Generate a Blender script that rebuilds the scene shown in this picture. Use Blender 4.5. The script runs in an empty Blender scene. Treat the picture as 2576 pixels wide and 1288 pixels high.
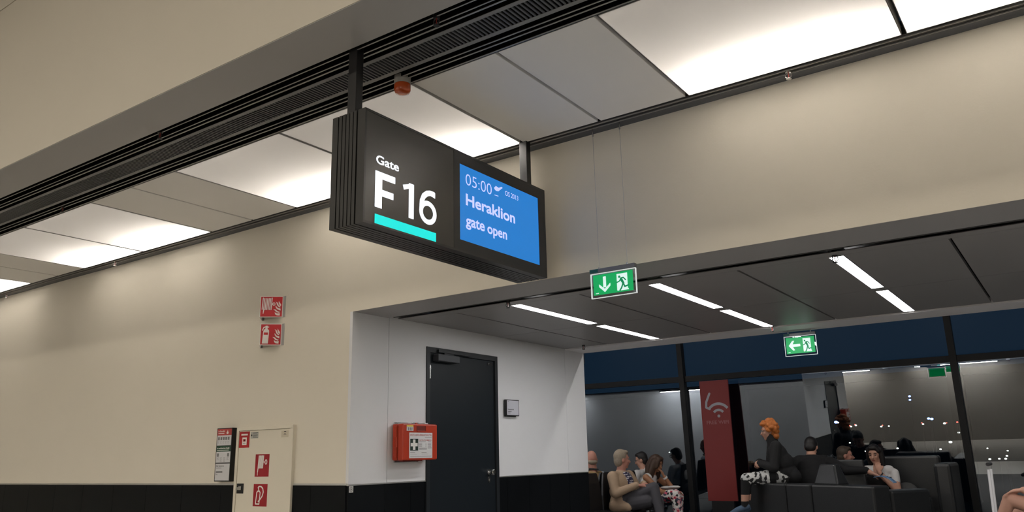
import bpy, bmesh, math, random
from mathutils import Vector as V, Matrix
random.seed(4)
scn = bpy.context.scene
COL = scn.collection
PI = math.pi

# ------------------------------------------------------------------ camera, world, exposure
FPX = 2005.82
YAW, PITCH, ROLL = -.606991, .2465605, -.0220555
EYE = V((0, 0, 1.25))
_F = V((math.sin(YAW)*math.cos(PITCH), math.cos(YAW)*math.cos(PITCH), math.sin(PITCH)))
_R = V((math.cos(YAW), -math.sin(YAW), 0))
_U = _R.cross(_F)
RT = _R*math.cos(ROLL) + _U*math.sin(ROLL)
UP = -_R*math.sin(ROLL) + _U*math.cos(ROLL)
cam_d = bpy.data.cameras.new('camera'); cam = bpy.data.objects.new('camera', cam_d); COL.objects.link(cam)
cam_d.sensor_fit = 'HORIZONTAL'; cam_d.sensor_width = 36; cam_d.lens = 36*FPX/2576; cam_d.clip_start = .05; cam_d.clip_end = 800
_m = Matrix((RT, UP, -_F)).transposed().to_4x4(); _m.translation = EYE; cam.matrix_world = _m
scn.camera = cam
w = bpy.data.worlds.new('night_sky'); scn.world = w; w.use_nodes = True
w.node_tree.nodes['Background'].inputs[0].default_value = (.16, .42, .82, 1)      # first light before dawn
w.node_tree.nodes['Background'].inputs[1].default_value = .055
scn.view_settings.view_transform = 'Standard'; scn.view_settings.look = 'None'
scn.view_settings.exposure = 0.0; scn.view_settings.gamma = 1
scn.view_settings.use_curve_mapping = False
HALL_FILL, PANEL_TUBE, PANEL_GLOW, GATE_LAMP, COVE, LOUNGE_FILL = 11.0, 265.0, .04, 29.0, 210.0, 30.0

def ray(u, v):
    return _F*1.0 + RT*((u-1288)/FPX) - UP*((v-644)/FPX)
def py(u, v, Y):
    d = ray(u, v); return EYE + d*(Y/d.y)
def pz(u, v, Z):
    d = ray(u, v); return EYE + d*((Z-EYE.z)/d.z)
def pxx(u, v, X):
    d = ray(u, v); return EYE + d*(X/d.x)

# ------------------------------------------------------------------ materials
MATS = {}
def mat(name, col, rough=.6, metal=0., bump=0., bscale=60, var=0., vscale=4, emit=None, es=1., spec=.5, coat=0., trans=0., alpha=1., ior=1.45):
    if name in MATS: return MATS[name]
    m = bpy.data.materials.new(name); m.use_nodes = True; nt = m.node_tree; b = nt.nodes['Principled BSDF']
    c = (*col, 1)
    b.inputs['Base Color'].default_value = c
    b.inputs['Roughness'].default_value = rough; b.inputs['Metallic'].default_value = metal
    b.inputs['Specular IOR Level'].default_value = spec; b.inputs['Coat Weight'].default_value = coat
    b.inputs['Transmission Weight'].default_value = trans; b.inputs['IOR'].default_value = ior
    if emit is not None:
        b.inputs['Emission Color'].default_value = (*emit, 1); b.inputs['Emission Strength'].default_value = es
    if var or bump:
        tc = nt.nodes.new('ShaderNodeTexCoord')
    if var:
        n = nt.nodes.new('ShaderNodeTexNoise'); n.inputs['Scale'].default_value = vscale; n.inputs['Detail'].default_value = 5
        nt.links.new(tc.outputs['Object'], n.inputs['Vector'])
        r = nt.nodes.new('ShaderNodeMix'); r.data_type = 'RGBA'
        r.inputs[6].default_value = (*[x*(1-var) for x in col], 1); r.inputs[7].default_value = (*[min(1, x*(1+var)) for x in col], 1)
        nt.links.new(n.outputs['Fac'], r.inputs[0]); nt.links.new(r.outputs[2], b.inputs['Base Color'])
    if bump:
        n2 = nt.nodes.new('ShaderNodeTexNoise'); n2.inputs['Scale'].default_value = bscale; n2.inputs['Detail'].default_value = 4
        nt.links.new(tc.outputs['Object'], n2.inputs['Vector'])
        bp = nt.nodes.new('ShaderNodeBump'); bp.inputs['Strength'].default_value = bump; bp.inputs['Distance'].default_value = .004
        nt.links.new(n2.outputs['Fac'], bp.inputs['Height']); nt.links.new(bp.outputs['Normal'], b.inputs['Normal'])
    MATS[name] = m; return m

CREAM = mat('cream_plaster', (.74, .69, .59), .75, bump=.12, bscale=90, var=.03, vscale=1.5)
WHITEW = mat('white_wall_panel', (.74, .745, .76), .55, var=.02, vscale=2)
TILE = mat('black_wainscot', (.005, .006, .007), .45, spec=.1, var=.25, vscale=3)
GROUT = mat('wainscot_joint', (.06, .06, .06), .8)
CHROMEEDGE = mat('aluminium_edge', (.62, .62, .6), .35, metal=.8)
PANEL = mat('ceiling_panel_white', (.88, .87, .85), .5, var=.015, vscale=2)
GPANEL = mat('gate_ceiling_grey', (.26, .257, .256), .42, var=.02, vscale=2)
SOFF = mat('soffit_shade_grey', (.42, .415, .41), .5)  # bulkhead underside: same cream paint, its shade put into this grey
STRIPG = mat('soffit_light_grey', (.82, .81, .82), .5)
BLACK = mat('black_void', (.004, .004, .004), .9, spec=.1)
BLKM = mat('black_metal', (.012, .012, .013), .45)
RAILG = mat('rail_grey_metal', (.34, .34, .33), .4, metal=.3)
BARG = mat('grille_bar_grey', (.22, .225, .225), .5)
SLATG = mat('grille_slat_grey', (.10, .105, .11), .55)
FLOORM = mat('pale_stone_floor', (.68, .66, .63), .3, var=.08, vscale=40)
HCARPET = mat('hall_carpet', (.16, .15, .14), .9, var=.2, vscale=60)
CARPET = mat('dark_carpet', (.12, .117, .115), .9, var=.2, vscale=60)
DARKC = mat('dark_ceiling', (.05, .05, .055), .8)
DOORM = mat('anthracite_door', (.009, .013, .017), .45, spec=.3, bump=.03, bscale=300)
DOORF = mat('anthracite_frame', (.012, .015, .018), .45)
STEEL = mat('brushed_steel', (.6, .6, .6), .25, metal=1)
CHROME = mat('chrome', (.8, .8, .8), .12, metal=1)
WHITE = mat('white_enamel', (.78, .78, .76), .45)
CABW = mat('cream_enamel', (.74, .69, .58), .5, bump=.03, bscale=200)
RED = mat('signal_red', (.36, .008, .012), .4)
RED2 = mat('signal_red_dark', (.30, .006, .015), .4)
PRINTW = mat('print_white', (.80, .78, .74), .5)
PRINTK = mat('print_black', (.01, .01, .01), .6)
PRINTG = mat('print_grey', (.18, .18, .18), .6)
PRINTGREEN = mat('print_dark_green', (.012, .06, .03), .5)
PRINTRED = mat('print_red', (.42, .03, .03), .5)
PRINTY = mat('print_yellow', (.75, .52, .06), .5)
PAPER = mat('print_paper', (.62, .62, .64), .5)
KITRED = mat('first_aid_orange_red', (.44, .038, .012), .38, bump=.02, bscale=200)
KITDARK = mat('first_aid_seam', (.17, .010, .004), .5)
SIGNBODY = mat('sign_black_anodised', (.020, .020, .019), .42)
SIGNFACE = mat('sign_face_charcoal', (.040, .038, .033), .32, var=.12, vscale=3)
SIGNBEZ = mat('sign_bezel', (.012, .012, .013), .35)
LETTER = mat('lit_letter', (.8, .8, .8), .4, emit=(.86, .93, 1.0), es=1.0)
TEAL = mat('lit_teal', (0, .3, .28), .4, emit=(.0, .74, .68), es=1.0)
SCREEN = mat('lit_blue_screen', (.002, .004, .01), .3, spec=.2, emit=(.020, .20, .60), es=1.0)
SCRTEXT = mat('screen_lavender', (.3, .3, .4), .3, emit=(.52, .56, .98), es=1.0)
EXITG = mat('lit_exit_green', (0, .2, .07), .4, emit=(.0, .30, .072), es=.95)
EXITW = mat('lit_exit_white', (.7, .75, .7), .4, emit=(.50, .68, .66), es=1.0)
EXITP = mat('exit_print_green', (0, .17, .07), .5, emit=(.0, .16, .055), es=1.0)
TEALM = mat('teal_sticker', (.0, .08, .08), .5)
ORANGEL = mat('beacon_lens', (.42, .075, .018), .15, coat=.6, emit=(.5, .06, .01), es=.05)
BEACG = mat('beacon_base_grey', (.42, .42, .40), .5)
GATEL = mat('gate_lamp_lit', (.8, .8, .8), .5, emit=(1, .98, .97), es=GATE_LAMP)
TUBE = mat('tube_lit', (.8, .8, .8), .5, emit=(1, .95, .89), es=PANEL_TUBE)
HALLL = mat('hall_fill_lit', (.8, .8, .8), .5, emit=(1, .91, .76), es=HALL_FILL)
COVEL2 = mat('added_washer_lit', (.8, .8, .8), .5, emit=(.98, .98, 1), es=COVE*.6)
COVEL = mat('cove_lamp_lit', (.8, .8, .8), .5, emit=(1, .94, .84), es=COVE)
LAMPBOX = mat('lamp_box_white', (.62, .61, .60), .7)
BANNER = mat('banner_red', (.20, .022, .020), .55, var=.04, vscale=3)
BANW = mat('banner_print_grey', (.35, .35, .38), .6)
LEATHER = mat('black_leather', (.019, .020, .021), .33, bump=.25, bscale=120)
SEATBLK = mat('black_seat_shell', (.006, .006, .007), .5)
MULL = mat('mullion_dark', (.012, .012, .012), .5, spec=.3)

def diffuser():
    m = bpy.data.materials.new('lamp_diffuser'); m.use_nodes = True; nt = m.node_tree
    for n in list(nt.nodes): nt.nodes.remove(n)
    o = nt.nodes.new('ShaderNodeOutputMaterial'); t = nt.nodes.new('ShaderNodeBsdfTranslucent'); d = nt.nodes.new('ShaderNodeBsdfDiffuse')
    e = nt.nodes.new('ShaderNodeEmission'); mx = nt.nodes.new('ShaderNodeMixShader'); a = nt.nodes.new('ShaderNodeAddShader')
    t.inputs[0].default_value = (.9, .88, .85, 1); d.inputs[0].default_value = (.8, .77, .72, 1)
    mx.inputs[0].default_value = .35; e.inputs[0].default_value = (1, .93, .86, 1); e.inputs[1].default_value = PANEL_GLOW
    nt.links.new(t.outputs[0], mx.inputs[1]); nt.links.new(d.outputs[0], mx.inputs[2])
    nt.links.new(mx.outputs[0], a.inputs[0]); nt.links.new(e.outputs[0], a.inputs[1]); nt.links.new(a.outputs[0], o.inputs[0])
    return m
DIFF = diffuser()
def glassmat(name, refl, tint):
    m = bpy.data.materials.new(name); m.use_nodes = True; nt = m.node_tree
    for n in list(nt.nodes): nt.nodes.remove(n)
    o = nt.nodes.new('ShaderNodeOutputMaterial'); t = nt.nodes.new('ShaderNodeBsdfTransparent'); g = nt.nodes.new('ShaderNodeBsdfGlossy'); mx = nt.nodes.new('ShaderNodeMixShader')
    t.inputs[0].default_value = (*tint, 1); g.inputs[1].default_value = .0; g.inputs[0].default_value = (.95, .97, 1, 1); mx.inputs[0].default_value = refl
    nt.links.new(t.outputs[0], mx.inputs[1]); nt.links.new(g.outputs[0], mx.inputs[2]); nt.links.new(mx.outputs[0], o.inputs[0])
    return m
GLASS = glassmat('facade_glass', .17, (.8, .86, .88))
ACRYL = glassmat('clear_acrylic', .05, (.93, .96, .95))

# ------------------------------------------------------------------ geometry collector
class PL:                      # a plane with x to the right, y down, n out of the surface
    def __init__(s, o, u, v=(0, 0, -1)):
        s.o = V(o); s.u = V(u).normalized(); s.v = V(v).normalized(); s.n = s.v.cross(s.u)
    def p(s, x, y, h=0): return s.o + s.u*x + s.v*y + s.n*h
class G:
    def __init__(s): s.v = []; s.f = []; s.m = []; s.mi = 0
    def add(s, vs, fs):
        k = len(s.v); s.v += [V(a) for a in vs]
        s.f += [[i+k for i in f] for f in fs]; s.m += [s.mi]*len(fs); return s
    def box(s, x0, x1, y0, y1, z0, z1):
        return s.hexa([(x0, y0, z0), (x1, y0, z0), (x1, y1, z0), (x0, y1, z0), (x0, y0, z1), (x1, y0, z1), (x1, y1, z1), (x0, y1, z1)])
    def hexa(s, c):
        return s.add(c, [(3, 2, 1, 0), (4, 5, 6, 7), (0, 1, 5, 4), (1, 2, 6, 5), (2, 3, 7, 6), (3, 0, 4, 7)])
    def pbox(s, P, x0, x1, y0, y1, h0, h1):
        return s.hexa([P.p(x0, y1, h0), P.p(x1, y1, h0), P.p(x1, y1, h1), P.p(x0, y1, h1), P.p(x0, y0, h0), P.p(x1, y0, h0), P.p(x1, y0, h1), P.p(x0, y0, h1)])
    def prism(s, P, pts, h0, h1):
        n = len(pts); a = [P.p(x, y, h0) for x, y in pts] + [P.p(x, y, h1) for x, y in pts]
        return s.add(a, [list(range(n))[::-1], list(range(n, 2*n))] + [(i, (i+1) % n, n+(i+1) % n, n+i) for i in range(n)])
    def flat(s, P, pts, h):
        return s.add([P.p(x, y, h) for x, y in pts], [list(range(len(pts)))])
    def rect(s, P, x0, y0, x1, y1, h): return s.flat(P, [(x0, y0), (x0, y1), (x1, y1), (x1, y0)], h)
    def disc(s, P, x, y, r, h, n=20, ry=None):
        return s.flat(P, [(x+r*math.cos(2*PI*i/n), y-(ry or r)*math.sin(2*PI*i/n)) for i in range(n)], h)
    def ring(s, P, x, y, r0, r1, h, a0=0, a1=360, n=24, k=1.):
        pts = []
        full = abs(a1-a0) >= 360
        m = n if full else n+1
        for r in (r0, r1):
            for i in range(m):
                a = math.radians(a0+(a1-a0)*i/n); pts.append(P.p(x+r*math.cos(a), y-k*r*math.sin(a), h))
        return s.add(pts, [(i, (i+1) % m, m+(i+1) % m, m+i) for i in range(n)])
    def tube(s, pts, r, n=10, caps=True):
        pts = [V(p) for p in pts]; rs = r if isinstance(r, (list, tuple)) else [r]*len(pts)
        rings = []; ref = None
        for i, p in enumerate(pts):
            d = (pts[min(i+1, len(pts)-1)] - pts[max(i-1, 0)]).normalized()
            if ref is None: ref = d.orthogonal().normalized()
            x = (ref - d*ref.dot(d)).normalized(); ref = x; y = d.cross(x)
            rings.append([p + (x*math.cos(2*PI*k/n) + y*math.sin(2*PI*k/n))*rs[i] for k in range(n)])
        vs = [q for rg in rings for q in rg]; fs = []
        for i in range(len(pts)-1):
            for k in range(n): fs.append((i*n+k, i*n+(k+1) % n, (i+1)*n+(k+1) % n, (i+1)*n+k))
        if caps: fs += [list(range(n))[::-1], list(range((len(pts)-1)*n, len(pts)*n))]
        return s.add(vs, fs)
    def stroke(s, P, pts, wd, h):
        for (x0, y0), (x1, y1) in zip(pts, pts[1:]):
            dx, dy = x1-x0, y1-y0; L = math.hypot(dx, dy) or 1; nx, ny = -dy/L*wd/2, dx/L*wd/2
            s.flat(P, [(x0+nx, y0+ny), (x0-nx, y0-ny), (x1-nx, y1-ny), (x1+nx, y1+ny)], h)
        for x, y in pts: s.disc(P, x, y, wd/2, h+.00005, 10)
        return s
    def ell(s, c, r, n=16, m=10, rot=None):
        c = V(c); vs = []; fs = []
        for j in range(m+1):
            t = PI*j/m
            for i in range(n):
                a = 2*PI*i/n; q = V((r[0]*math.sin(t)*math.cos(a), r[1]*math.sin(t)*math.sin(a), r[2]*math.cos(t)))
                vs.append(c + (rot @ q if rot else q))
        for j in range(m):
            for i in range(n): fs.append((j*n+i, (j+1)*n+i, (j+1)*n+(i+1) % n, j*n+(i+1) % n))
        return s.add(vs, fs)
    def build(s, name, mats, parent=None, bevel=0, smooth=False, weld=True):
        org = ORG.get(parent.name, V((0, 0, 0))) if parent else V((0, 0, 0))
        me = bpy.data.meshes.new(name)
        me.from_pydata([tuple(v-org) for v in s.v], [], s.f)
        for mm in (mats if isinstance(mats, (list, tuple)) else [mats]): me.materials.append(mm)
        for p, i in zip(me.polygons, s.m): p.material_index = i
        bm = bmesh.new(); bm.from_mesh(me)
        if weld: bmesh.ops.remove_doubles(bm, verts=bm.verts, dist=1e-6)
        if bevel:
            bmesh.ops.recalc_face_normals(bm, faces=bm.faces)
            bmesh.ops.bevel(bm, geom=list(bm.edges), offset=bevel, segments=2, affect='EDGES', profile=.5, clamp_overlap=True)
        bm.to_mesh(me); bm.free()
        if smooth:
            for p in me.polygons: p.use_smooth = True
        o = bpy.data.objects.new(name, me); COL.objects.link(o)
        if parent: o.parent = parent
        ORG[o.name] = org
        return o
ORG = {}
def tag(o, label=None, cat=None, group=None, kind=None):
    if label: o['label'] = label
    if cat: o['category'] = cat
    if group: o['group'] = group
    if kind: o['kind'] = kind
    return o
def thing(name, loc, label, cat, group=None):
    o = bpy.data.objects.new(name, None); COL.objects.link(o); o.location = loc; o.empty_display_size = .1
    ORG[o.name] = V(loc); return tag(o, label, cat, group)
def copy_to(o, parent, loc=None):
    c = o.copy(); COL.objects.link(c); c.parent = parent
    if loc is not None: c.location = loc
    ORG[c.name] = ORG.get(parent.name, V()) if parent else V(); return c
def struct(o): o['kind'] = 'structure'; return o
def text(g, P, s, x0, y0, x1, y1, h, bold=0.):
    cu = bpy.data.curves.new('t', 'FONT'); cu.body = s; cu.offset = bold; cu.resolution_u = 4
    ob = bpy.data.objects.new('t', cu); COL.objects.link(ob)
    me = bpy.data.meshes.new_from_object(ob.evaluated_get(bpy.context.evaluated_depsgraph_get()))
    xs = [v.co.x for v in me.vertices]; ys = [v.co.y for v in me.vertices]
    ax, bx, ay, by = min(xs), max(xs), min(ys), max(ys)
    g.add([P.p(x0+(v.co.x-ax)/(bx-ax)*(x1-x0), y1-(v.co.y-ay)/(by-ay)*(y1-y0), h) for v in me.vertices], [list(p.vertices) for p in me.polygons])
    bpy.data.objects.remove(ob); bpy.data.curves.remove(cu); bpy.data.meshes.remove(me)
    return g

# ------------------------------------------------------------------ dimensions found from the photograph
YW, XN, ZL, ZC, ZG = 4.42, -4.625, 2.40, 3.335, 2.405
ZWN = 1.068                      # top of the black wainscot
YB0, YB1, YP0, YP1 = 2.335, 2.63, 3.13, 4.255
YE, YWIN = 8.07, 12.6
XL, XR = -17.0, 9.0

# ------------------------------------------------------------------ structure
floor = struct(G().box(XL, XR, 2.3, 4.9, -.1, 0).build('floor', FLOORM))
struct(G().box(XL, XR, -4.3, 2.3, -.1, 0).build('floor_hall', HCARPET))
struct(G().box(XL, XR, 4.9, YWIN+.2, -.1, 0).build('floor_lounge', CARPET))
# cream front wall with the wide opening to the gate lounge
wf = G().box(XL, XN-.03, YW, YW+.06, 0, 3.50); wf.box(XN-.03, XR, YW, YW+.06, ZL, 3.50)
wall_front = struct(wf.build('wall_front', CREAM))
G().box(XL, XN-.012, YW-.004, YW, ZWN-.002, ZWN+.012).build('edge_strip', CHROMEEDGE, wall_front)
jx = [XN-.018, -5.029, -5.60] + [-6.17-.57*i for i in range(20)]
for a, b in zip(jx, jx[1:]):
    G().box(b+.0015, a-.0015, YW-.010, YW, .0, ZWN-.003).build('wainscot_panel', TILE, wall_front)
# block beside the opening; its side carries the door
wall_left = struct(G().box(XL, XN-.03, YW+.06, YE, 0, 3.5).build('wall_left', WHITEW))
def side_panel(y0, y1, z0, z1, m=WHITEW, name='wall_panel', t=.03):
    return G().box(XN-t, XN, y0, y1, z0, z1).build(name, m, wall_left)
side_panel(YW, 4.833, ZWN, ZL); side_panel(4.838, 5.304, ZWN, ZG+.1); side_panel(5.304, 6.353, 2.207, ZG+.1)
side_panel(6.353, 7.643, ZWN, ZG+.1); side_panel(7.646, YE, ZWN, ZG+.1)
for a, b in ((4.42, 4.817), (4.817, 5.12), (5.12, 5.304), (6.353, 6.493), (6.493, 6.876), (6.876, 7.26), (7.26, 7.648), (7.648, YE)):
    side_panel(a+.0015, b-.0015, 0, ZWN-.006, TILE, 'wainscot_panel')
G().box(XN-.03, XN+.004, YW, 5.304, ZWN-.006, ZWN+.004).box(XN-.03, XN+.004, 6.353, YE, ZWN-.006, ZWN+.004).build('edge_strip', CHROMEEDGE, wall_left)

# cream bulkhead overhead, in front of the corridor ceiling
wb = G().box(XL, XR, YB0, YB1, ZC, 4.752); wb.box(XL, XR, YB0+.02, YB1, 4.752, 4.762); wb.box(XL, XR, YB0, YB1, 4.762, 5.3)
wall_bulkhead = struct(wb.build('wall_bulkhead', CREAM))
G().box(XL, XR, YB0+.004, YB1-.002, ZC-.004, ZC+.001).build('soffit', SOFF, wall_bulkhead)
# camera-side hall: ceiling, far wall (seen mirrored in the glass)
ceiling_hall = struct(G().box(XL, XR, -4.3, YB0, 5.3, 5.4).build('ceiling_hall', PANEL))
wall_back = struct(G().box(XL, XR, -4.4, -4.3, 0, 5.4).build('wall_back', mat('dimmed_plaster', (.22, .205, .19), .75, bump=.1, bscale=90, var=.03, vscale=1.5)))  # cream wall darkened in colour to stand in for low ambient light
struct(G().box(XL-.1, XL, -4.4, YWIN+.3, 0, 5.4).build('wall_far_left', CREAM))
struct(G().box(XR, XR+.1, -4.4, YWIN+.3, 0, 5.4).build('wall_far_right', CREAM))

# corridor ceiling: black void, panels, slotted air rail
ceiling = struct(G().box(XL, XR, YB1, YW, 3.62, 3.66).build('ceiling', BLACK))
pat = [(1.163, 1), (1.2, 1), (.602, 0), (.597, 0), (1.162, 1), (1.166, 1), (.58, 0), (.595, 0), (1.141, 1), (1.137, 1), (.567, 0), (.60, 0), (1.15, 1), (1.15, 1), (.58, 0), (.58, 0), (1.15, 1), (1.15, 1)]
x = .72
seq = [(.72, 1.9, 0), (1.9, 3.06, 1), (3.06, 4.22, 1), (4.22, 4.8, 0), (4.8, 5.4, 0), (5.4, 6.56, 1), (6.56, 7.72, 1)]
# left neighbours first
seq[0:1] = [(.72, 1.31, 0), (1.31, 1.9, 0)]
for wd, lit in pat:
    seq.append((x-wd, x, lit)); x -= wd
gap = .011
lights = []
for x0, x1, lit in seq:
    a, b = x0+gap, x1-gap
    if not lit:
        G().box(a, b, YP0, YP1, ZC, ZC+.028).build('ceiling_panel', PANEL, ceiling, bevel=.002)
    else:
        c = (a+b)/2
        t = thing('ceiling_light', (c, (YP0+YP1)/2, ZC), 'L', 'ceiling light', 'glowing ceiling panels above the cream wall'); lights.append((c, t))
        G().add([(a, YP0, ZC), (b, YP0, ZC), (b, YP1, ZC), (a, YP1, ZC)], [(0, 1, 2, 3)]).build('diffuser', DIFF, t)
        hb = G(); k = .004; H = .15
        hb.box(a, a+k, YP0, YP1, ZC, ZC+H); hb.box(b-k, b, YP0, YP1, ZC, ZC+H); hb.box(a, b, YP0, YP0+k, ZC, ZC+H); hb.box(a, b, YP1-k, YP1, ZC, ZC+H); hb.box(a, b, YP0, YP1, ZC+H, ZC+H+k)
        hb.build('housing', LAMPBOX, t)
        G().box(a+.08, b-.08, 4.13, 4.15, ZC+.040, ZC+.055).build('light_tube', TUBE, t)
lights.sort(key=lambda q: q[0])
for k, (c, t) in enumerate(lights):
    if -1.643 < c < -.44: n_ = 'glowing ceiling panel above the gate opening, next to the two plain grey panels'
    elif -.443 < c < .73: n_ = 'glowing ceiling panel above the gate opening, beyond a black joint from the plain panels'
    elif -4.004 < c < -2.84: n_ = 'glowing ceiling panel right behind the hanging gate sign'
    elif -5.18 < c < -4.0: n_ = 'glowing ceiling panel partly hidden by the ribbed end of the gate sign'
    elif -7.49 < c < -6.34: n_ = 'glowing ceiling panel over the bare wall left of the hose sign, beside plain panels'
    elif -8.63 < c < -7.48: n_ = 'glowing ceiling panel with a dark sprinkler head before it in the slots'
    elif -11 < c < -9.7: n_ = 'glowing ceiling panel at the far end of the corridor row'
    else: n_ = 'glowing ceiling panel over the cream corridor wall, farther along the row'
    t['label'] = n_
ZB = ZC+.002
for yy, wd in ((2.659, .006), (2.711, .006), (2.743, .009), (3.023, .007), (3.058, .008), (3.111, .007)):
    rl_ = G().box(XL, XR, yy-wd/2, yy+wd/2, ZB-.004, ZB-.001).build('slot_rail', RAILG, ceiling)
    G().box(XL, XR, yy-wd/2+.001, yy+wd/2-.001, ZB-.001, ZB+.05).build('rail_fin', BLACK, rl_)
for ya, yb in ((2.786, 2.811), (2.951, 2.978)):
    rl_ = G().box(XL, XR, ya, yb, ZB-.004, ZB-.001).build('grille_bar', BARG, ceiling)
    G().box(XL, XR, ya+.001, yb-.001, ZB-.001, ZB+.03).build('bar_body', BLACK, rl_)
G().box(XL, XR, 3.113, YP0-.002, ZB, ZB+.06).build('edge_rail', BLKM, ceiling)
sl = None
for k in range(300):
    xx = -.75-.0245*k
    if sl is None:
        sl = G().box(-.005, .005, 2.811, 2.951, ZB-.002, ZB+.006).build('grille_slat', SLATG, ceiling); sl.location.x = xx
    else: copy_to(sl, ceiling, (xx, 0, 0))
g = G()
for k in range(300, 660): xx = -.75-.0245*k; g.box(xx-.005, xx+.005, 2.811, 2.951, ZB-.002, ZB+.006)
for k in range(1, 395): xx = -.75+.0245*k; g.box(xx-.005, xx+.005, 2.811, 2.951, ZB-.002, ZB+.006)
tag(g.build('grille_slats_far', SLATG, ceiling, weld=False), kind='stuff')
G().box(XL, XR, YB1, YP0, ZB+.12, ZB+.125).build('duct_lining', BLACK, ceiling)
# black rail between panels and wall
trim_1 = struct(G().box(XL, XR, YP1+.012, YW, ZC+.006, ZC+.05).build('trim_1', BLKM))
for ya in (4.287, 4.333): G().box(XL, XR, ya, ya+.005, ZC-.002, ZC+.006).build('edge_rail', RAILG, trim_1)
g = G().box(XL, XR, 4.338, YW, ZC, ZC+.006).build('rail_cover', mat('rail_cover_grey', (.06, .065, .075), .5), trim_1)

# lintel soffit and gate ceiling
trim_2 = struct(G().box(XN, XR, YW+.001, 4.82, ZL-.001, ZL+.1).build('trim_2', mat('lintel_soffit', (.31, .308, .31), .5)))
ceiling_gate = struct(G().box(XN, XR, 4.82, 8.07, ZG+.11, ZG+.15).build('ceiling_gate', BLACK))
G().box(XN, XR, 4.885, 4.89, ZG+.004, ZG+.05).build('slot_rail', SLATG, ceiling_gate)
G().box(XN, XR, 4.945, 5.045, ZG, ZG+.003).build('edge_band', GPANEL, ceiling_gate)
gj = [XN, -4.068, -2.90, -1.70, -.458, .74, 1.94, 3.14, 4.34, 5.54, 6.74, 7.94, XR]
lampx = [(-3.542, -3.452), (-2.356, -2.272), (-1.128, -1.044), (.075, .159), (1.275, 1.359), (2.475, 2.559), (3.675, 3.759)]
for i, (a, b) in enumerate(zip(gj, gj[1:])):
    for (y0, y1, ys, ye) in ((5.047, 6.372, 5.07, 6.30), (6.378, 7.625, 6.44, 7.61)):
        lx = [q for q in lampx if a < q[0] < b]
        A, B = a+.009, b-.009
        g = G()
        if lx:
            l0, l1 = lx[0][0]-.006, lx[0][1]+.006
            g.box(A, l0, y0, y1, ZG, ZG+.03).box(l1, B, y0, y1, ZG, ZG+.03).box(l0, l1, y0, ys, ZG, ZG+.03).box(l0, l1, ye, y1, ZG, ZG+.03)
        else: g.box(A, B, y0, y1, ZG, ZG+.03)
        g.build('ceiling_panel', GPANEL, ceiling_gate)
wst = G().box(XN, XR, 7.66, YE, ZG-.009, ZG+.05)
trim_3 = struct(wst.build('trim_3', STRIPG))
struct(G().box(XN, XR, YE-.04, YE, ZG+.05, 4.0).box(XL, XN, YE, YE+.02, 2.28, 4.0).build('wall_upper', mat('bulkhead_shade', (.012, .013, .016), .7)))  # unseen faces coloured dark, fascia added, to darken the pane reflections
struct(G().box(XL, XR, YE, YWIN+.3, 4.0, 4.05).build('ceiling_lounge', DARKC))

# ------------------------------------------------------------------ facade glazing (leans in by about two degrees)
LEAN = math.tan(math.radians(2.45))
def wy(z): return YWIN - (z-2.4)*LEAN
window_1 = struct(G().box(XL, XR, wy(0)-.06, wy(0)+.06, 0, .12).build('window_1', MULL))
def lean_box(x0, x1, z0, z1, d0, d1):
    return G().hexa([(x0, wy(z0)+d0, z0), (x1, wy(z0)+d0, z0), (x1, wy(z0)+d1, z0), (x0, wy(z0)+d1, z0), (x0, wy(z1)+d0, z1), (x1, wy(z1)+d0, z1), (x1, wy(z1)+d1, z1), (x0, wy(z1)+d1, z1)])
mx = [-5.334 + 4.0*k for k in range(-2, 4)]
for xm in mx: lean_box(xm-.042, xm+.042, .12, 4.0, -.09, .03).build('mullion', MULL, window_1)
lean_box(XL, XR, 2.39, 2.48, -.05, .03).build('transom', MULL, window_1)
lean_box(XL, XR, 3.92, 4.0, -.05, .03).build('transom', MULL, window_1)
for a, b in zip([XL]+mx, mx+[XR]):
    lean_box(a+.04, b-.04, .12, 2.395, 0, .012).build('pane', GLASS, window_1)
    lean_box(a+.04, b-.04, 2.475, 3.93, 0, .012).build('pane', GLASS, window_1)
ground = struct(G().box(-160, 120, YWIN+.5, 330, -3.1, -3.0).build('ground', mat('apron_asphalt', (.02, .02, .022), .8)))

# ------------------------------------------------------------------ door
door_1 = struct(G().box(XN-.03, XN-.004, 5.352, 6.306, .005, 2.157).build('door_1', DOORM, bevel=.002))
def dpart(name, m, *b, bevel=.002): return G().box(*b).build(name, m, door_1, bevel=bevel)
fg = G().box(XN-.03, XN+.012, 5.304, 5.349, 0, 2.207).box(XN-.03, XN+.012, 6.309, 6.353, 0, 2.207).box(XN-.03, XN+.012, 5.349, 6.309, 2.16, 2.207)
fg.build('door_frame', DOORF, door_1)
cl = dpart('door_closer', mat('closer_grey', (.045, .05, .06), .45), XN-.004, XN+.062, 5.40, 5.70, 2.085, 2.148, bevel=.004)
dpart('closer_rail', DOORF, XN+.012, XN+.034, 5.44, 5.90, 2.165, 2.192)
dpart('closer_arm', DOORF, XN+.014, XN+.03, 5.52, 5.66, 2.146, 2.168)
dpart('hinge', STEEL, XN-.002, XN+.016, 5.338, 5.354, 1.927, 2.048)
dpart('hinge', STEEL, XN-.002, XN+.016, 5.338, 5.354, .32, .44)
dpart('door_plate', PRINTK, XN-.004, XN-.001, 6.205, 6.285, 2.112, 2.140, bevel=0)
PD = PL((XN-.001, 6.205, 2.140), (0, 1, 0))
g = G().rect(PD, .008, .006, .032, .010, .0006).rect(PD, .008, .014, .024, .018, .0006); g.build('plate_print', PRINTG, door_1)
kb = G(); ky, kz = 6.205, 1.115
kb.tube([(XN-.004, ky, kz), (XN+.004, ky, kz)], .027, 20); kb.tube([(XN+.004, ky, kz), (XN+.034, ky, kz)], .010, 14)
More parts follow.
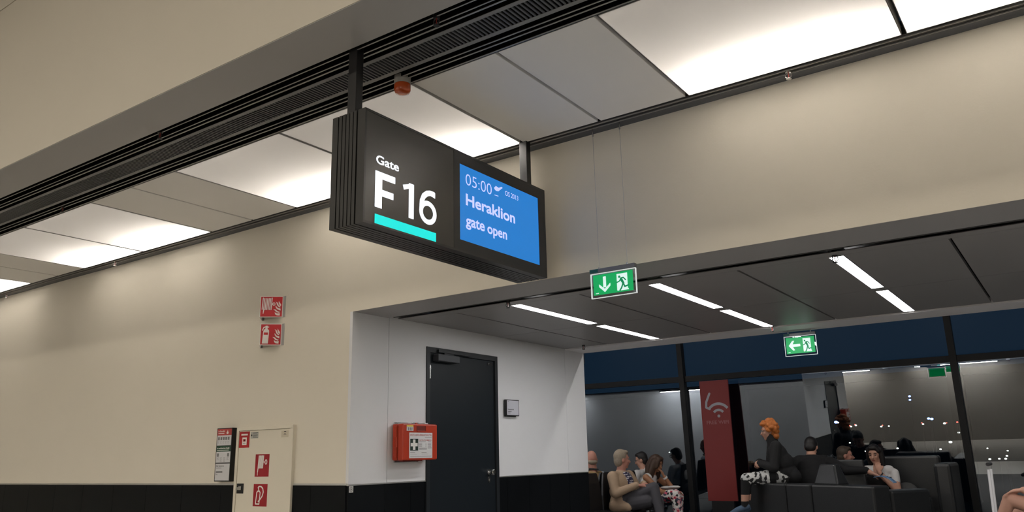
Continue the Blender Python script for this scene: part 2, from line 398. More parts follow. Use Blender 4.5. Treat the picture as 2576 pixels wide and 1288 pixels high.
kb.tube([(XN+.034, ky, kz), (XN+.040, ky, kz), (XN+.056, ky, kz), (XN+.062, ky, kz)], [.020, .026, .026, .019], 20)
kb.build('door_knob', CHROME, door_1, smooth=False)
kc = G(); PK = PL((XN-.004, ky-.02, 1.049+.033), (0, 1, 0))
kc.prism(PK, [(.02+.017*math.cos(a), .033-(.030 if math.sin(a) < 0 else .026)*math.sin(a)) for a in [2*PI*i/18 for i in range(18)]], 0, .008)
kc.build('lock_escutcheon', STEEL, door_1)
G().pbox(PK, .0165, .0235, .026, .048, .008, .011).build('lock_cylinder', CHROME, door_1)

# ------------------------------------------------------------------ gate sign
SX, SB, SY0, SY1, ST, SZ = -2.70, -2.932, 2.624, 4.278, 2.967, 2.367
gs = thing('gate_sign', (-2.816, (SY0+SY1)/2, SZ), 'large black hanging gate sign reading Gate F 16 with a lit blue screen', 'gate sign')
core = G().box(SB+.008, SX-.008, SY0+.008, SY1-.008, SZ+.008, ST-.004).build('core', BLACK, gs)
# ribbed mantle: frames that run round the bottom, the ends and the top
T = SX-SB
ribs = [(SB, SB+.040)] + [(SB+.0475+.0265*i, SB+.0475+.0265*i+.0205) for i in range(5)] + [(SX-.048, SX-.002)]
for a, b in ribs:
    r = G().box(a, b, SY0, SY1, SZ, SZ+.014).box(a, b, SY0, SY0+.014, SZ+.014, ST).box(a, b, SY1-.014, SY1, SZ+.014, ST).box(a, b, SY0+.014, SY1-.014, ST-.012, ST-.002)
    r.build('rib', SIGNBODY, gs)
PS = PL((SX, SY0, ST), (0, 1, 0)); SW, SH = SY1-SY0, ST-SZ
YD = 2.624+.55*1.654   # refined below
def sxy(u, v):
    q = pxx(u, v, SX); return q.y-SY0, ST-q.z
xd = sxy(1141, 500)[0]
g = G(); e = .012
g.pbox(PS, 0, SW, 0, e, -.002, .004).pbox(PS, 0, SW, SH-e, SH, -.002, .004).pbox(PS, 0, e, e, SH-e, -.002, .004).pbox(PS, SW-e, SW, e, SH-e, -.002, .004)
g.build('face_frame', SIGNBODY, gs)
G().pbox(PS, e, xd-.001, e, SH-e, -.003, .0015).build('face_panel', SIGNFACE, gs)
a0 = sxy(1155.5, 411); a1 = sxy(1357.5, 669)
scr = (a0[0], a0[1], a1[0], a1[1]-.004)
bz = G(); x0, y0, x1, y1 = scr
bz.pbox(PS, xd, x0, e, SH-e, -.003, .003).pbox(PS, x1, SW-e, e, SH-e, -.003, .003).pbox(PS, x0, x1, e, y0, -.003, .003).pbox(PS, x0, x1, y1, SH-e, -.003, .003)
bz.build('screen_bezel', SIGNBEZ, gs)
scn_o = G().pbox(PS, x0, x1, y0, y1, -.004, .0005).build('screen', SCREEN, gs)
def tbox(s, tl, br, bold, gg, h):
    a = sxy(*tl); b = sxy(*br); text(gg, PS, s, a[0], a[1], b[0], b[1], h, bold)
def bx4(ps):
    q = [sxy(*p) for p in ps]; return min(p[0] for p in q), min(p[1] for p in q), max(p[0] for p in q), max(p[1] for p in q)
g = G()
X0_, Y0_, X1_, Y1_ = bx4([(945.5, 388), (945.5, 412), (1003, 430), (1003, 420)])
gb = sxy(946, 387); ge = sxy(1003, 429)
text(g, PS, 'Gate', sxy(945.5, 400)[0], gb[1]+.002, sxy(1003, 415)[0], sxy(975, 422)[1], .0022, .022)
g.build('gate_lettering', LETTER, gs)
fx0, fx1 = sxy(942, 500)[0], sxy(993, 500)[0]
ft, fb = sxy(944, 428)[1], sxy(943, 520)[1]
FW, FH, SWD = fx1-fx0, fb-ft, .052
g = G()
def FF(pts, h=.0022): g.flat(PS, pts, h)
FF([(fx0, ft), (fx0, fb), (fx0+.29*FW*1.2, fb), (fx0+.29*FW*1.2, ft)][::1])
FF([(fx0, ft), (fx0, ft+.19*FH), (fx1, ft+.19*FH), (fx1, ft)], .0023)
FF([(fx0, ft+.475*FH), (fx0, ft+.66*FH), (fx0+.92*FW, ft+.66*FH), (fx0+.92*FW, ft+.475*FH)], .0023)
g.build('gate_letter', LETTER, gs); g = G()
# numeral 1
ox0, ox1 = sxy(1012, 500)[0], sxy(1040.5, 500)[0]
OW = ox1-ox0
FF([(ox1-.46*OW, ft), (ox1-.46*OW, fb), (ox1, fb), (ox1, ft)])
FF([(ox0, ft+.115*FH), (ox0+.10*OW, ft+.25*FH), (ox1-.46*OW, ft+.17*FH), (ox1-.2*OW, ft)], .0023)
g.build('gate_digit', LETTER, gs); g = G()
# numeral 6
sx0, sx1 = sxy(1054, 500)[0], sxy(1097.5, 500)[0]
c6x, c6y, r6 = (sx0+sx1)/2, fb-.335*FH, (sx1-sx0)/2
kk = .345*FH/r6
g.ring(PS, c6x, c6y, r6*.58, r6, .0022, 0, 360, 32, kk)
top = []
import itertools
out = [(c6x-r6, c6y)]
outer = [(sx0, c6y), (sx0+.03*FW, ft+.36*FH), (sx0+.16*FW, ft+.16*FH), (sx0+.38*FW, ft+.035*FH), (sx0+.60*FW, ft-.012*FH), (sx1-.02, ft-.012*FH), (sx1-.012, ft+.02*FH)]
inner = [(sx0+r6*.42, c6y), (sx0+.03*FW+r6*.42, ft+.40*FH), (sx0+.15*FW+r6*.38, ft+.27*FH), (sx0+.34*FW+r6*.28, ft+.18*FH), (sx0+.62*FW, ft+.145*FH), (sx1-.03, ft+.16*FH), (sx1-.012, ft+.18*FH)]
for i in range(len(outer)-1): FF([outer[i], inner[i], inner[i+1], outer[i+1]], .0024)
g.build('gate_digit', LETTER, gs)
t0 = sxy(942, 537.5); t1 = sxy(1096, 610)
tt = sxy(941.5, 537)[1]; tb = sxy(941, 564)[1]
G().pbox(PS, t0[0], sxy(1096, 595)[0], tt, tb, .0, .0025).build('teal_bar', TEAL, gs)
g = G()
def st(s, u0, u1, vt_at, vb_at, bold):
    text(g, PS, s, sxy(*u0)[0], sxy(*vt_at)[1], sxy(*u1)[0], sxy(*vb_at)[1], .0014, bold)
def st1(nm, *a):
    global g
    g = G(); st(*a); g.build(nm, SCRTEXT, scn_o)
st1('screen_time', '05:00', (1171, 460), (1236.5, 480), (1171+5, 438), (1171+5, 466), -.008)
st1('screen_flight_number', 'OS 2013', (1270, 485), (1303, 490), (1272, 480), (1272, 492), .006)
st1('screen_destination', 'Heraklion', (1171.5, 510), (1295, 540), (1173, 487), (1173, 516.5), .026)
st1('screen_status', 'gate', (1171.5, 560), (1219, 575), (1173, 543), (1173, 576), .024)
st1('screen_status', 'open', (1225.5, 575), (1275, 590), (1173, 549), (1173, 576), .024)
g = G()
def sp(u, v): return sxy(u, v)
g.flat(PS, [sp(1243, 471), sp(1246, 469.5), sp(1251, 474), sp(1261, 470), sp(1264, 473), sp(1253, 481.5), sp(1247, 480), sp(1243, 475)], .0014)
g.flat(PS, [sp(1248, 468.5), sp(1245.5, 468), sp(1247, 474), sp(1256, 474)][::-1], .0015)
g.flat(PS, [sp(1243.5, 489.5), sp(1243.5, 491.3), sp(1253.5, 494.6), sp(1253.5, 492.8)], .0014)
g.build('plane_symbol', SCRTEXT, scn_o)
for yc in (2.655, 4.235):
    G().box(-2.862, -2.802, yc, yc+.05, ST-.01, ZC+.08).build('hanger_post', BLKM, gs, bevel=.003)

# ------------------------------------------------------------------ gate lounge strip lamps
names = {}
for i, (a, b) in enumerate(lampx):
    for j, (ys, ye) in enumerate(((5.072, 6.298), (6.442, 7.608))):
        t = thing('strip_light', ((a+b)/2, (ys+ye)/2, ZG), 'L', 'strip light', 'strip lights recessed in the grey gate ceiling')
        G().box(a+.003, b-.003, ys+.004, ye-.004, ZG-.001, ZG+.006).build('lens', GATEL, t)
        f = G().box(a-.004, a, ys, ye, ZG-.002, ZG+.05).box(b, b+.004, ys, ye, ZG-.002, ZG+.05).box(a, b, ys-.004, ys, ZG-.002, ZG+.05).box(a, b, ye, ye+.004, ZG-.002, ZG+.05)
        f.build('housing', mat('strip_housing', (.3, .3, .3), .4, metal=.5), t)
        names[(i, j)] = t
pos_w = ['beside the side wall', 'second from the side wall', 'third from the side wall', 'fourth from the side wall', 'fifth from the side wall', 'sixth from the side wall', 'seventh from the side wall']
for (i, j), t in names.items():
    t['label'] = 'white ceiling strip light, row ' + pos_w[i] + ', ' + ('end towards the cream lintel' if j == 0 else 'end towards the windows')

# ------------------------------------------------------------------ emergency exit signs
def man(g, P, x, y, w, h, hh):
    S = lambda a, b: (x+a*w, y+b*h)
    g.disc(P, *S(.27, .18), .105*w, hh, 14)
    g.stroke(P, [S(.40, .27), S(.62, .255)], .11*w, hh); g.stroke(P, [S(.62, .255), S(.83, .42)], .10*w, hh)
    g.stroke(P, [S(.40, .30), S(.25, .45), S(.02, .50)], .10*w, hh)
    g.flat(P, [S(.33, .27), S(.30, .36), S(.56, .66), S(.72, .60), S(.52, .27)], hh+.0001)
    g.stroke(P, [S(.62, .62), S(.72, .80), S(1.05, .74)], .13*w, hh)
    g.stroke(P, [S(.56, .62), S(.44, .84), S(.28, .985)], .13*w, hh)
def exit_sign(xl, xr, zt, zb, Y, arrow, rods, label, plate):
    t = thing('exit_sign', ((xl+xr)/2, Y, zb), label, 'exit sign')
    W, H = xr-xl, zt-zb
    P = PL((xl, Y-.006, zt), (1, 0, 0))
    hd = .028
    G().box(xl, xr, Y-.016, Y+.016, zt, zt+hd).build('lamp_housing', mat('exit_housing_grey', (.16, .165, .18), .4, metal=.3), t, bevel=.002)
    G().box(xl+.001, xl+.06, Y-.0172, Y-.016, zt+.004, zt+hd-.003).build('sticker', TEALM, t)
    G().box(xl, xr, Y-.006, Y+.006, zb, zt).build('acrylic_plate', ACRYL, t)
    f = .0032
    G().pbox(P, 0, W, 0, f, -.013, .0015).pbox(P, 0, W, H-f, H, -.013, .0015).pbox(P, 0, f, f, H-f, -.013, .0015).pbox(P, W-f, W, f, H-f, -.013, .0015).build('plate_edge', mat('lit_plate_edge', (.7, .72, .72), .2, emit=(.8, .85, .85), es=.55), t)
    m = plate
    gx0, gx1, gy0, gy1 = m*W, W-m*W, .07*H, H-.12*H
    G().pbox(P, gx0, gx1, gy0, gy1, .0004, .002).build('green_panel', EXITG, t)
    gw, gh = gx1-gx0, gy1-gy0
    g = G(); dx0, dx1 = gx0+.60*gw, gx0+.865*gw; dy0, dy1 = gy0+.10*gh, gy0+.93*gh
    g.flat(P, [(dx0, dy0), (dx0, dy1-.02*gh), (dx0+.05*gw, dy1), (dx1+.03*gw, dy1), (dx1, dy1-.10*gh), (dx1, dy0)], .0024)
    ax, ay = gx0+.29*gw, gy0+.5*gh
    wd = .075*gw
    if arrow == 'down':
        g.flat(P, [(ax-wd/2, gy0+.12*gh), (ax-wd/2, gy0+.66*gh), (ax+wd/2, gy0+.66*gh), (ax+wd/2, gy0+.12*gh)], .0024)
        tp = gy0+.90*gh
        g.flat(P, [(ax, tp), (ax+.145*gw, tp-.29*gh), (ax+.145*gw, tp-.43*gh), (ax, tp-.17*gh)], .0025); g.flat(P, [(ax, tp), (ax, tp-.17*gh), (ax-.145*gw, tp-.43*gh), (ax-.145*gw, tp-.29*gh)], .0025)
    else:
        ay = gy0+.50*gh; hw = .075*gh; tx = gx0+.09*gw
        g.flat(P, [(tx+.08*gw, ay-hw), (tx+.08*gw, ay+hw), (gx0+.50*gw, ay+hw), (gx0+.50*gw, ay-hw)], .0024)
        g.flat(P, [(tx, ay), (tx+.12*gw, ay), (tx+.21*gw, ay-.30*gh), (tx+.14*gw, ay-.30*gh)], .0025); g.flat(P, [(tx, ay), (tx+.14*gw, ay+.30*gh), (tx+.21*gw, ay+.30*gh), (tx+.12*gw, ay)], .0025)
    g.disc(P, gx0+.08*gw, gy1-.08*gh, .028*gw, .0024, 10, .02*gh); g.disc(P, gx0+.115*gw, gy1-.085*gh, .02*gw, .0025, 10, .022*gh)
    g.build('pictogram', EXITW, t)
    g = G(); man(g, P, dx0-.01*gw, dy0, .28*gw, .83*gh, .0030); g.build('running_figure', EXITP, t)
    for rx, zz in rods: 
        G().tube([(rx, Y, zt+hd-.002), (rx, Y, zz)], .0016 if zz > 3 else .004, 8).build('suspension', mat('wire_grey', (.42, .42, .42), .4, metal=.6), t)
        if zz > 3: G().tube([(rx, Y, zz-.062), (rx, Y, zz)], .0045, 8).build('wire_gripper', STEEL, t)
        G().tube([(rx, Y, zt+hd-.001), (rx, Y, zt+hd+.012)], .005, 8).build('wire_gripper', STEEL, t)
    return t
exit_sign(-2.408, -2.093, 2.358, 2.200, 4.34, 'down', [(-2.345, ZC+.008), (-2.148, ZC+.008)], 'green lit exit sign with a downward arrow hanging on two long wires', .062)
exit_sign(-2.29, -1.985, 2.338, 2.145, 7.98, 'left', [(-2.245, ZG-.008), (-2.03, ZG-.008)], 'green lit exit sign with a left-pointing arrow close under the pale soffit', .055)

# ------------------------------------------------------------------ wedge signs for hose and extinguisher
def flames(g, P, w, h, hh):
    S = lambda px, py_: ((px-280)/425*w, (py_-190)/400*h)
    for leaf in ([(625, 280), (622, 320), (640, 365), (668, 382), (670, 345), (645, 315)],
                 [(563, 290), (580, 315), (595, 360), (625, 395), (657, 405), (657, 390), (625, 360), (605, 315)],
                 [(567, 365), (570, 400), (595, 435), (662, 465), (664, 428), (610, 412)],
                 [(527, 438), (550, 455), (590, 495), (640, 505), (656, 490), (610, 475), (570, 442)],
                 [(557, 495), (568, 535), (600, 555), (652, 560), (655, 512), (600, 517)]):
        g.flat(P, [S(*p) for p in leaf], hh)
def wedge_sign(zt, zb, kind, label):
    xr, xl = -5.478, -5.755
    q = pz(655.5, 745+(0 if kind == 'hose' else 69), zt)
    ap = V((-5.745, 4.25, 0))
    ap = V((q.x, q.y, 0)) if 4.05 < q.y < 4.40 else ap
    t = thing('wedge_sign', (xr-.13, YW, zb), label, 'safety sign')
    rt_ = V((xr, YW-.004, 0)); lf = V((xl, YW-.004, 0))
    g = G(); lw = [(ap.x, ap.y), (rt_.x, rt_.y), (rt_.x, YW), (lf.x, YW), (lf.x, lf.y)]
    n = len(lw)
    # thin folded plate, open below
    def wall(a, b, m, nm):
        d = (V((b.x, b.y, 0))-V((a.x, a.y, 0))).normalized(); nn = V((d.y, -d.x, 0))
        th = nn*-.006
        G().hexa([(a.x, a.y, zb), (b.x, b.y, zb), (b.x+th.x, b.y+th.y, zb), (a.x+th.x, a.y+th.y, zb), (a.x, a.y, zt), (b.x, b.y, zt), (b.x+th.x, b.y+th.y, zt), (a.x+th.x, a.y+th.y, zt)]).build(nm, m, t)
    wall(ap, rt_, PRINTW, 'face_plate'); wall(lf, ap, PRINTW, 'face_plate')
    G().box(rt_.x, rt_.x+.030, YW-.003, YW, zb, zt).build('mounting_flange', mat('flange_grey', (.36, .35, .33), .5), t)
    G().box(lf.x+.008, lf.x+.03, YW-.003, YW, zb, zt).build('mounting_flange', MATS['flange_grey'], t)
    d = (rt_-ap); W = d.length; H = zt-zb
    P = PL((ap.x, ap.y, zt), (d.x, d.y, 0))
    b = .006
    G().rect(P, b, b, W-b, H-b, .0008).build('red_field', RED, t)
    g = G(); flames(g, P, W, H, .0016)
    if kind == 'hose':
        S = lambda px, py_: ((px-280)/425*W, (py_-190)/400*H)
        for i in range(7):
            xx = 335+27.5*i
            g.stroke(P, [S(xx, 225 if i in (0, 6) else 235), S(xx-12, 445 if i else 440)], .021*W*2, .0016)
        g.stroke(P, [S(355, 440), S(348, 485)], .045*W, .0017); g.stroke(P, [S(347, 500), S(346, 515)], .04*W, .0017)
        cx, cy = S(535, 340); g.ring(P, cx, cy, .045*W, .072*W, .0016, n=18); g.stroke(P, [(cx-.06*W, cy), (cx+.06*W, cy)], .014*W, .0017); g.stroke(P, [(cx, cy-.06*W), (cx, cy+.06*W)], .014*W, .0018)
        g.stroke(P, [S(495, 338), S(515, 339)], .02*W, .0017)
    else:
        S = lambda px, py_: ((px-250)/435*W, (py_-705)/405*H)
        g.flat(P, [S(312, 860), S(297, 1080), S(418, 1080), S(432, 860)], .0016)
        g.flat(P, [S(312, 860), S(432, 860), S(428, 830), S(400, 805), S(348, 805), S(322, 825)][::-1], .0017)
        g.flat(P, [S(355, 745), S(352, 810), S(398, 810), S(400, 745)], .0018)
        g.stroke(P, [S(370, 760), S(320, 780), S(297, 830)], .05*W, .0018); g.stroke(P, [S(385, 775), S(418, 770)], .05*W, .0018)
    g.build('pictogram', PRINTW, t)
    if kind != 'hose': G().flat(P, [S(327, 872), S(325, 916), S(408, 918), S(410, 873)], .0022).build('label_band', RED, t)
wedge_sign(2.636, 2.452, 'hose', 'red and white fire hose sign wedge on the cream wall, above the extinguisher sign')
wedge_sign(2.396, 2.211, 'ext', 'red and white fire extinguisher sign wedge on the cream wall, below the hose sign')

# ------------------------------------------------------------------ fire hose cabinet
CX0, CX1, CZ1 = -5.968, -5.243, 1.541
fc = thing('fire_cabinet', ((CX0+CX1)/2, YW, .0), 'cream steel fire hose cabinet door set into the wall, with red stickers', 'cabinet')
PF = PL((CX0, YW-.010, CZ1), (1, 0, 0)); CW = CX1-CX0
f = G(); b = .026; D = .022; CH = CZ1-.001
f.pbox(PF, 0, CW, 0, b, -.0, D).pbox(PF, 0, b, b, CH, 0, D).pbox(PF, CW-b-.012, CW, b, CH, 0, D); f.build('cabinet_frame', CABW, fc, bevel=.003)
G().pbox(PF, 0, CW, 0, CH, -.010, .004).build('cabinet_body', CABW, fc)
dr = G().pbox(PF, b+.004, CW-b-.016, b+.005, CH-.01, .004, .016).build('cabinet_door', CABW, fc, bevel=.002)
hg = G()
for i in range(60): hg.pbox(PF, CW-b-.0155, CW-b-.0125, .05+.025*i, .05+.025*i+.015, .012, .0175)
hg.build('piano_hinge', mat('hinge_white', (.75, .72, .62), .4), fc)
def cxy(x, z): return x-CX0, CZ1-z
def sticker(x0, x1, z1, z0, name, m, h=.0165, par=None): 
    a = cxy(x0, z1); c = cxy(x1, z0); return G().pbox(PF, a[0], c[0], a[1], c[1], .016, .016+h*0+.0012).build(name, m, fc)
# small red alarm sticker
k = G(); a = cxy(-5.932, 1.506); c = cxy(-5.80, 1.373)
k = G().pbox(PF, a[0], c[0], a[1], c[1], .016, .020).build('alarm_label', RED, fc)
g = G(); g.rect(PF, a[0]+.025, a[1]+.018, c[0]-.020, a[1]+.032, .0206); g.rect(PF, a[0]+.042, a[1]+.048, c[0]-.030, c[1]-.022, .0206); g.build('label_print', PRINTW, k)
g = G(); mx_ = (a[0]+c[0])/2+.006; g.rect(PF, mx_-.020, a[1]+.062, mx_+.016, a[1]+.082, .0210); g.build('label_print', PRINTRED, k)
g = G(); g.disc(PF, mx_+.002, a[1]+.072, .008, .0213, 14); g.rect(PF, mx_-.02, a[1]+.094, mx_+.016, a[1]+.098, .0210); g.build('label_print', PRINTK, k)
g = G(); a = cxy(-5.785, 1.500); c = cxy(-5.683, 1.446); k = g.rect(PF, a[0], a[1], c[0], c[1], .0166).build('notice_label', mat('label_grey', (.42, .42, .38), .5), fc)
g = G(); g.disc(PF, a[0]+.014, a[1]+.028, .008, .0171, 12)
for i in range(5): g.rect(PF, a[0]+.03, a[1]+.007+.009*i, c[0]-.006-.012*(i % 2), a[1]+.010+.009*i, .0171)
g.build('label_print', PRINTK, k)
g = G(); a = cxy(-5.392, 1.497); c = cxy(-5.302, 1.444); k = g.rect(PF, a[0], a[1], c[0], c[1], .0166).build('notice_label', mat('label_cream', (.60, .54, .42), .5), fc)
g = G(); g.rect(PF, a[0]+.033, a[1]+.005, a[0]+.060, a[1]+.011, .0171); g.rect(PF, a[0]+.035, a[1]+.022, a[0]+.056, a[1]+.025, .0171); g.rect(PF, a[0]+.03, a[1]+.032, a[0]+.064, a[1]+.034, .0171); g.build('label_print', PRINTK, k)
# hose pictogram
a = cxy(-5.705, 1.315); c = cxy(-5.526, 1.135); w_, h_ = c[0]-a[0], c[1]-a[1]
k = G().rect(PF, a[0], a[1], c[0], c[1], .0166).build('hose_label', RED2, fc)
S = lambda u, v: (a[0]+(u-615)/205*w_, a[1]+(v-465)/320*h_)
g = G()
for i in range(6): g.stroke(PF, [S(668+13.5*i, 490), S(660+13.5*i, 662)], .055*w_, .0171)
g.stroke(PF, [S(662, 660), S(656, 720)], .06*w_, .0173); g.stroke(PF, [S(656, 735), S(655, 765)], .04*w_, .0173)
g.stroke(PF, [S(735, 578), S(762, 578)], .04*w_, .0172)
cx_, cy_ = S(773, 578); g.ring(PF, cx_, cy_, .055*w_, .095*w_, .0172, n=18, k=1.25); g.stroke(PF, [(cx_-.08*w_, cy_), (cx_+.08*w_, cy_)], .025*w_, .0174)
g.build('label_print', PRINTW, k)
a = cxy(-5.709, 1.077); c = cxy(-5.532, .900); w_, h_ = c[0]-a[0], c[1]-a[1]
k = G().rect(PF, a[0], a[1], c[0], c[1], .0166).build('extinguisher_label', RED2, fc)
S = lambda u, v: (a[0]+(u-588)/205*w_, a[1]+(v-885)/320*h_)
g = G()
g.stroke(PF, [S(640, 1005), S(628, 1170), S(680, 1172), S(690, 1010), S(678, 988), S(655, 988), S(640, 1005)], .06*w_, .0171)
g.stroke(PF, [S(668, 985), S(664, 950), S(657, 938), S(668, 922), S(700, 922), S(726, 950), S(736, 1000), S(722, 1060), S(690, 1110), S(668, 1135)], .065*w_, .0173)
g.build('label_print', PRINTW, k)
a = cxy(-5.926, 1.080); c = cxy(-5.841, 1.000)
k = G().pbox(PF, a[0], c[0], a[1], c[1], .016, .022).build('latch_recess', mat('latch_black', (.008, .008, .009), .4), fc, bevel=.002)
G().pbox(PF, a[0]+.004, a[0]+.068, a[1]+.030, a[1]+.052, .022, .034).pbox(PF, a[0]+.030, a[0]+.064, a[1]+.020, a[1]+.032, .022, .030).build('latch_handle', STEEL, k, bevel=.003)

# ------------------------------------------------------------------ emergency notice board
nb = thing('notice_board', (-6.10, YW, 1.097), 'narrow black-framed notice board with a red and a green emergency header', 'notice board')
PN = PL((-6.226, YW-.046, 1.546), (1, 0, 0)); NW, NH = .212, .449
G().pbox(PN, 0, NW, 0, NH, -.046, 0).build('board_body', mat('board_black', (.008, .008, .009), .4), nb, bevel=.002)
def sheet(y0, y1, m, nm): return G().rect(PN, .010, y0, NW-.006, y1, .0008).build(nm, m, nb)
s1 = sheet(.008, .062, mat('sheet_red', (.42, .05, .045), .5), 'red_header'); s2 = sheet(.062, .148, PAPER, 'info_sheet')
s3 = sheet(.153, .200, PRINTGREEN, 'green_header'); s4 = sheet(.200, .292, PAPER, 'info_sheet'); s5 = sheet(.300, .440, PAPER, 'info_sheet')
g = G(); text(g, PN, 'Im Brandfall', .022, .020, .110, .034, .0014, .015)
for i in range(1): g.rect(PN, .022, .042, .105, .048, .0014)
S = lambda x, y: (.138+x, .052-y)
g.flat(PN, [S(0, 0), S(.022, 0), S(.026, .012), S(.018, .024), S(.013, .036), S(.008, .022), S(-.003, .012)][::-1], .0014); g.build('header_print', PRINTW, s1)
g = G()
for i in range(5): g.rect(PN, .022+.034*i, .076, .046+.034*i, .102, .0014)
for i in range(5):
    for j in range(3): g.rect(PN, .022+.034*i, .112+.008*j, .040+.034*i-.006*(j % 2), .114+.008*j, .0014)
g.build('sheet_print', PRINTG, s2)
g = G(); text(g, PN, 'Im medizinischen Notfall', .018, .164, .188, .178, .0014, .02); g.rect(PN, .018, .186, .180, .190, .0014); g.build('header_print', PRINTW, s3)
g = G(); g.rect(PN, .022, .214, .046, .242, .0014); g.rect(PN, .164, .214, .188, .242, .0014)
for i, xx in enumerate((.022, .066, .112, .158)):
    for j in range(5 if i in (1, 2) else 3): g.rect(PN, xx, .250+.008*j, xx+.028-.006*(j % 2), .252+.008*j, .0014)
g.build('sheet_print', PRINTG, s4)
g = G(); text(g, PN, 'Mein Standort ist', .022, .314, .130, .325, .0014, .02); g.rect(PN, .022, .336, .095, .339, .0014)
g.rect(PN, .022, .366, .112, .374, .0014); text(g, PN, 'F 16', .022, .384, .042, .394, .0014, .03); g.build('sheet_print', PRINTK, s5)

# ------------------------------------------------------------------ first aid case
KY0, KY1, KZ0, KZ1, KD = 4.878, 5.30, 1.240, 1.530, .135
fa = thing('first_aid_case', (XN+.06, (KY0+KY1)/2, KZ0), 'orange-red plastic first aid case mounted on the white side wall', 'first aid kit')
G().box(XN, XN+.012, KY0+.03, KY1-.10, KZ0-.016, KZ1+.016).build('wall_bracket', STEEL, fa, bevel=.002)
# hooks of the bracket over the top
for yy in (KY0+.07, KY0+.275): G().box(XN+.012, XN+KD-.015, yy, yy+.045, KZ1, KZ1+.009).build('bracket_hook', mat('hook_white', (.6, .6, .62), .35), fa, bevel=.003)
G().box(XN+.012, XN+.066, KY0, KY1, KZ0, KZ1).build('back_shell', KITRED, fa, bevel=.012)
G().box(XN+.066, XN+.070, KY0+.006, KY1-.006, KZ0+.006, KZ1-.006).build('shell_seam', KITDARK, fa)
G().box(XN+.070, XN+KD, KY0, KY1, KZ0, KZ1).build('front_shell', KITRED, fa, bevel=.012)
for z0 in (KZ0+.02, KZ1-.105): G().box(XN+.030, XN+.062, KY0-.006, KY0+.004, z0, z0+.085).build('latch', KITRED, fa, bevel=.003)
G().box(XN+.022, XN+.046, KY0-.004, KY0+.004, KZ0+.105, KZ0+.195).build('side_step', KITRED, fa, bevel=.003)
G().box(XN+.05, XN+.09, KY0+.05, KY1-.14, KZ0-.008, KZ0+.004).build('foot_rail', KITDARK, fa, bevel=.002)
G().box(XN+.09, XN+.105, KY0+.185, KY0+.205, KZ1-.003, KZ1+.010).build('carry_lug', KITRED, fa, bevel=.003)
PA = PL((XN+KD, KY0, KZ1), (0, 1, 0)); KW, KH = KY1-KY0, KZ1-KZ0
gx = lambda u: (u-575)/725*KW*.985+.0; gy = lambda v: (v-215)/790*KH
hr = G()
hr.pbox(PA, gx(850), gx(1050), gy(262), gy(375), -.001, .0012).build('handle_recess', mat('recess_shade', (.14, .010, .004), .6), fa)  # flat patch, the shade of the hollow put into a darker red
hr = G(); hr.pbox(PA, gx(862), gx(1058), gy(368), gy(388), 0, .006).pbox(PA, gx(1044), gx(1064), gy(255), gy(388), 0, .006); hr.build('handle_rim', KITRED, fa, bevel=.002)
st_ = G().rect(PA, gx(640), gy(248), gx(782), gy(372), .0008).build('date_sticker', PAPER, fa)
G().rect(PA, gx(640), gy(248), gx(782), gy(282), .0012).build('sticker_band', PRINTY, st_)
g = G()
for i in range(3): g.rect(PA, gx(668+37*i), gy(298), gx(686+37*i), gy(362), .0013)
g.build('sticker_print', PRINTG, st_)
lb = G().rect(PA, gx(697), gy(410), gx(1195), gy(962), .0008).build('front_label', mat('label_paper', (.70, .70, .70), .5), fa)
g = G(); text(g, PA, 'ERSTE HILFE VERBANDKASTEN', gx(718), gy(440), gx(1175), gy(484), .0014, .008); g.build('label_title', PRINTRED, lb); g = G(); text(g, PA, 'NOTRUFNUMMERN', gx(905), gy(560), gx(1172), gy(586), .0014, .012)
g.build('label_heading', PRINTRED, lb)
g = G(); g.rect(PA, gx(716), gy(543), gx(885), gy(800), .0012); g.build('cross_field', mat('cross_green', (.012, .03, .02), .5), lb)
g = G(); g.rect(PA, gx(775), gy(558), gx(826), gy(783), .0018); g.rect(PA, gx(727), gy(633), gx(873), gy(708), .0017); g.build('white_cross', PRINTW, lb)
g = G()
for j in range(5):
    g.rect(PA, gx(902), gy(606+26*j), gx(968 if j else 1050), gy(614+26*j), .0014); g.rect(PA, gx(1092), gy(606+26*j), gx(1166), gy(614+26*j), .0014)
    if j: g.rect(PA, gx(1042), gy(606+26*j), gx(1062), gy(614+26*j), .0014)
g.rect(PA, gx(902), gy(742), gx(1075), gy(752), .0014); g.rect(PA, gx(1090), gy(740), gx(1178), gy(750), .0014); g.rect(PA, gx(902), gy(770), gx(1072), gy(778), .0014)
g.rect(PA, gx(716), gy(838), gx(818), gy(848), .0014); g.rect(PA, gx(957), gy(836), gx(1068), gy(846), .0014)
g.rect(PA, gx(716), gy(880), gx(860), gy(883), .0014); g.rect(PA, gx(957), gy(874), gx(1100), gy(877), .0014); g.rect(PA, gx(720), gy(918), gx(1175), gy(926), .0014); g.rect(PA, gx(1030), gy(506), gx(1178), gy(514), .0014)
g.build('label_print', PRINTG, lb)

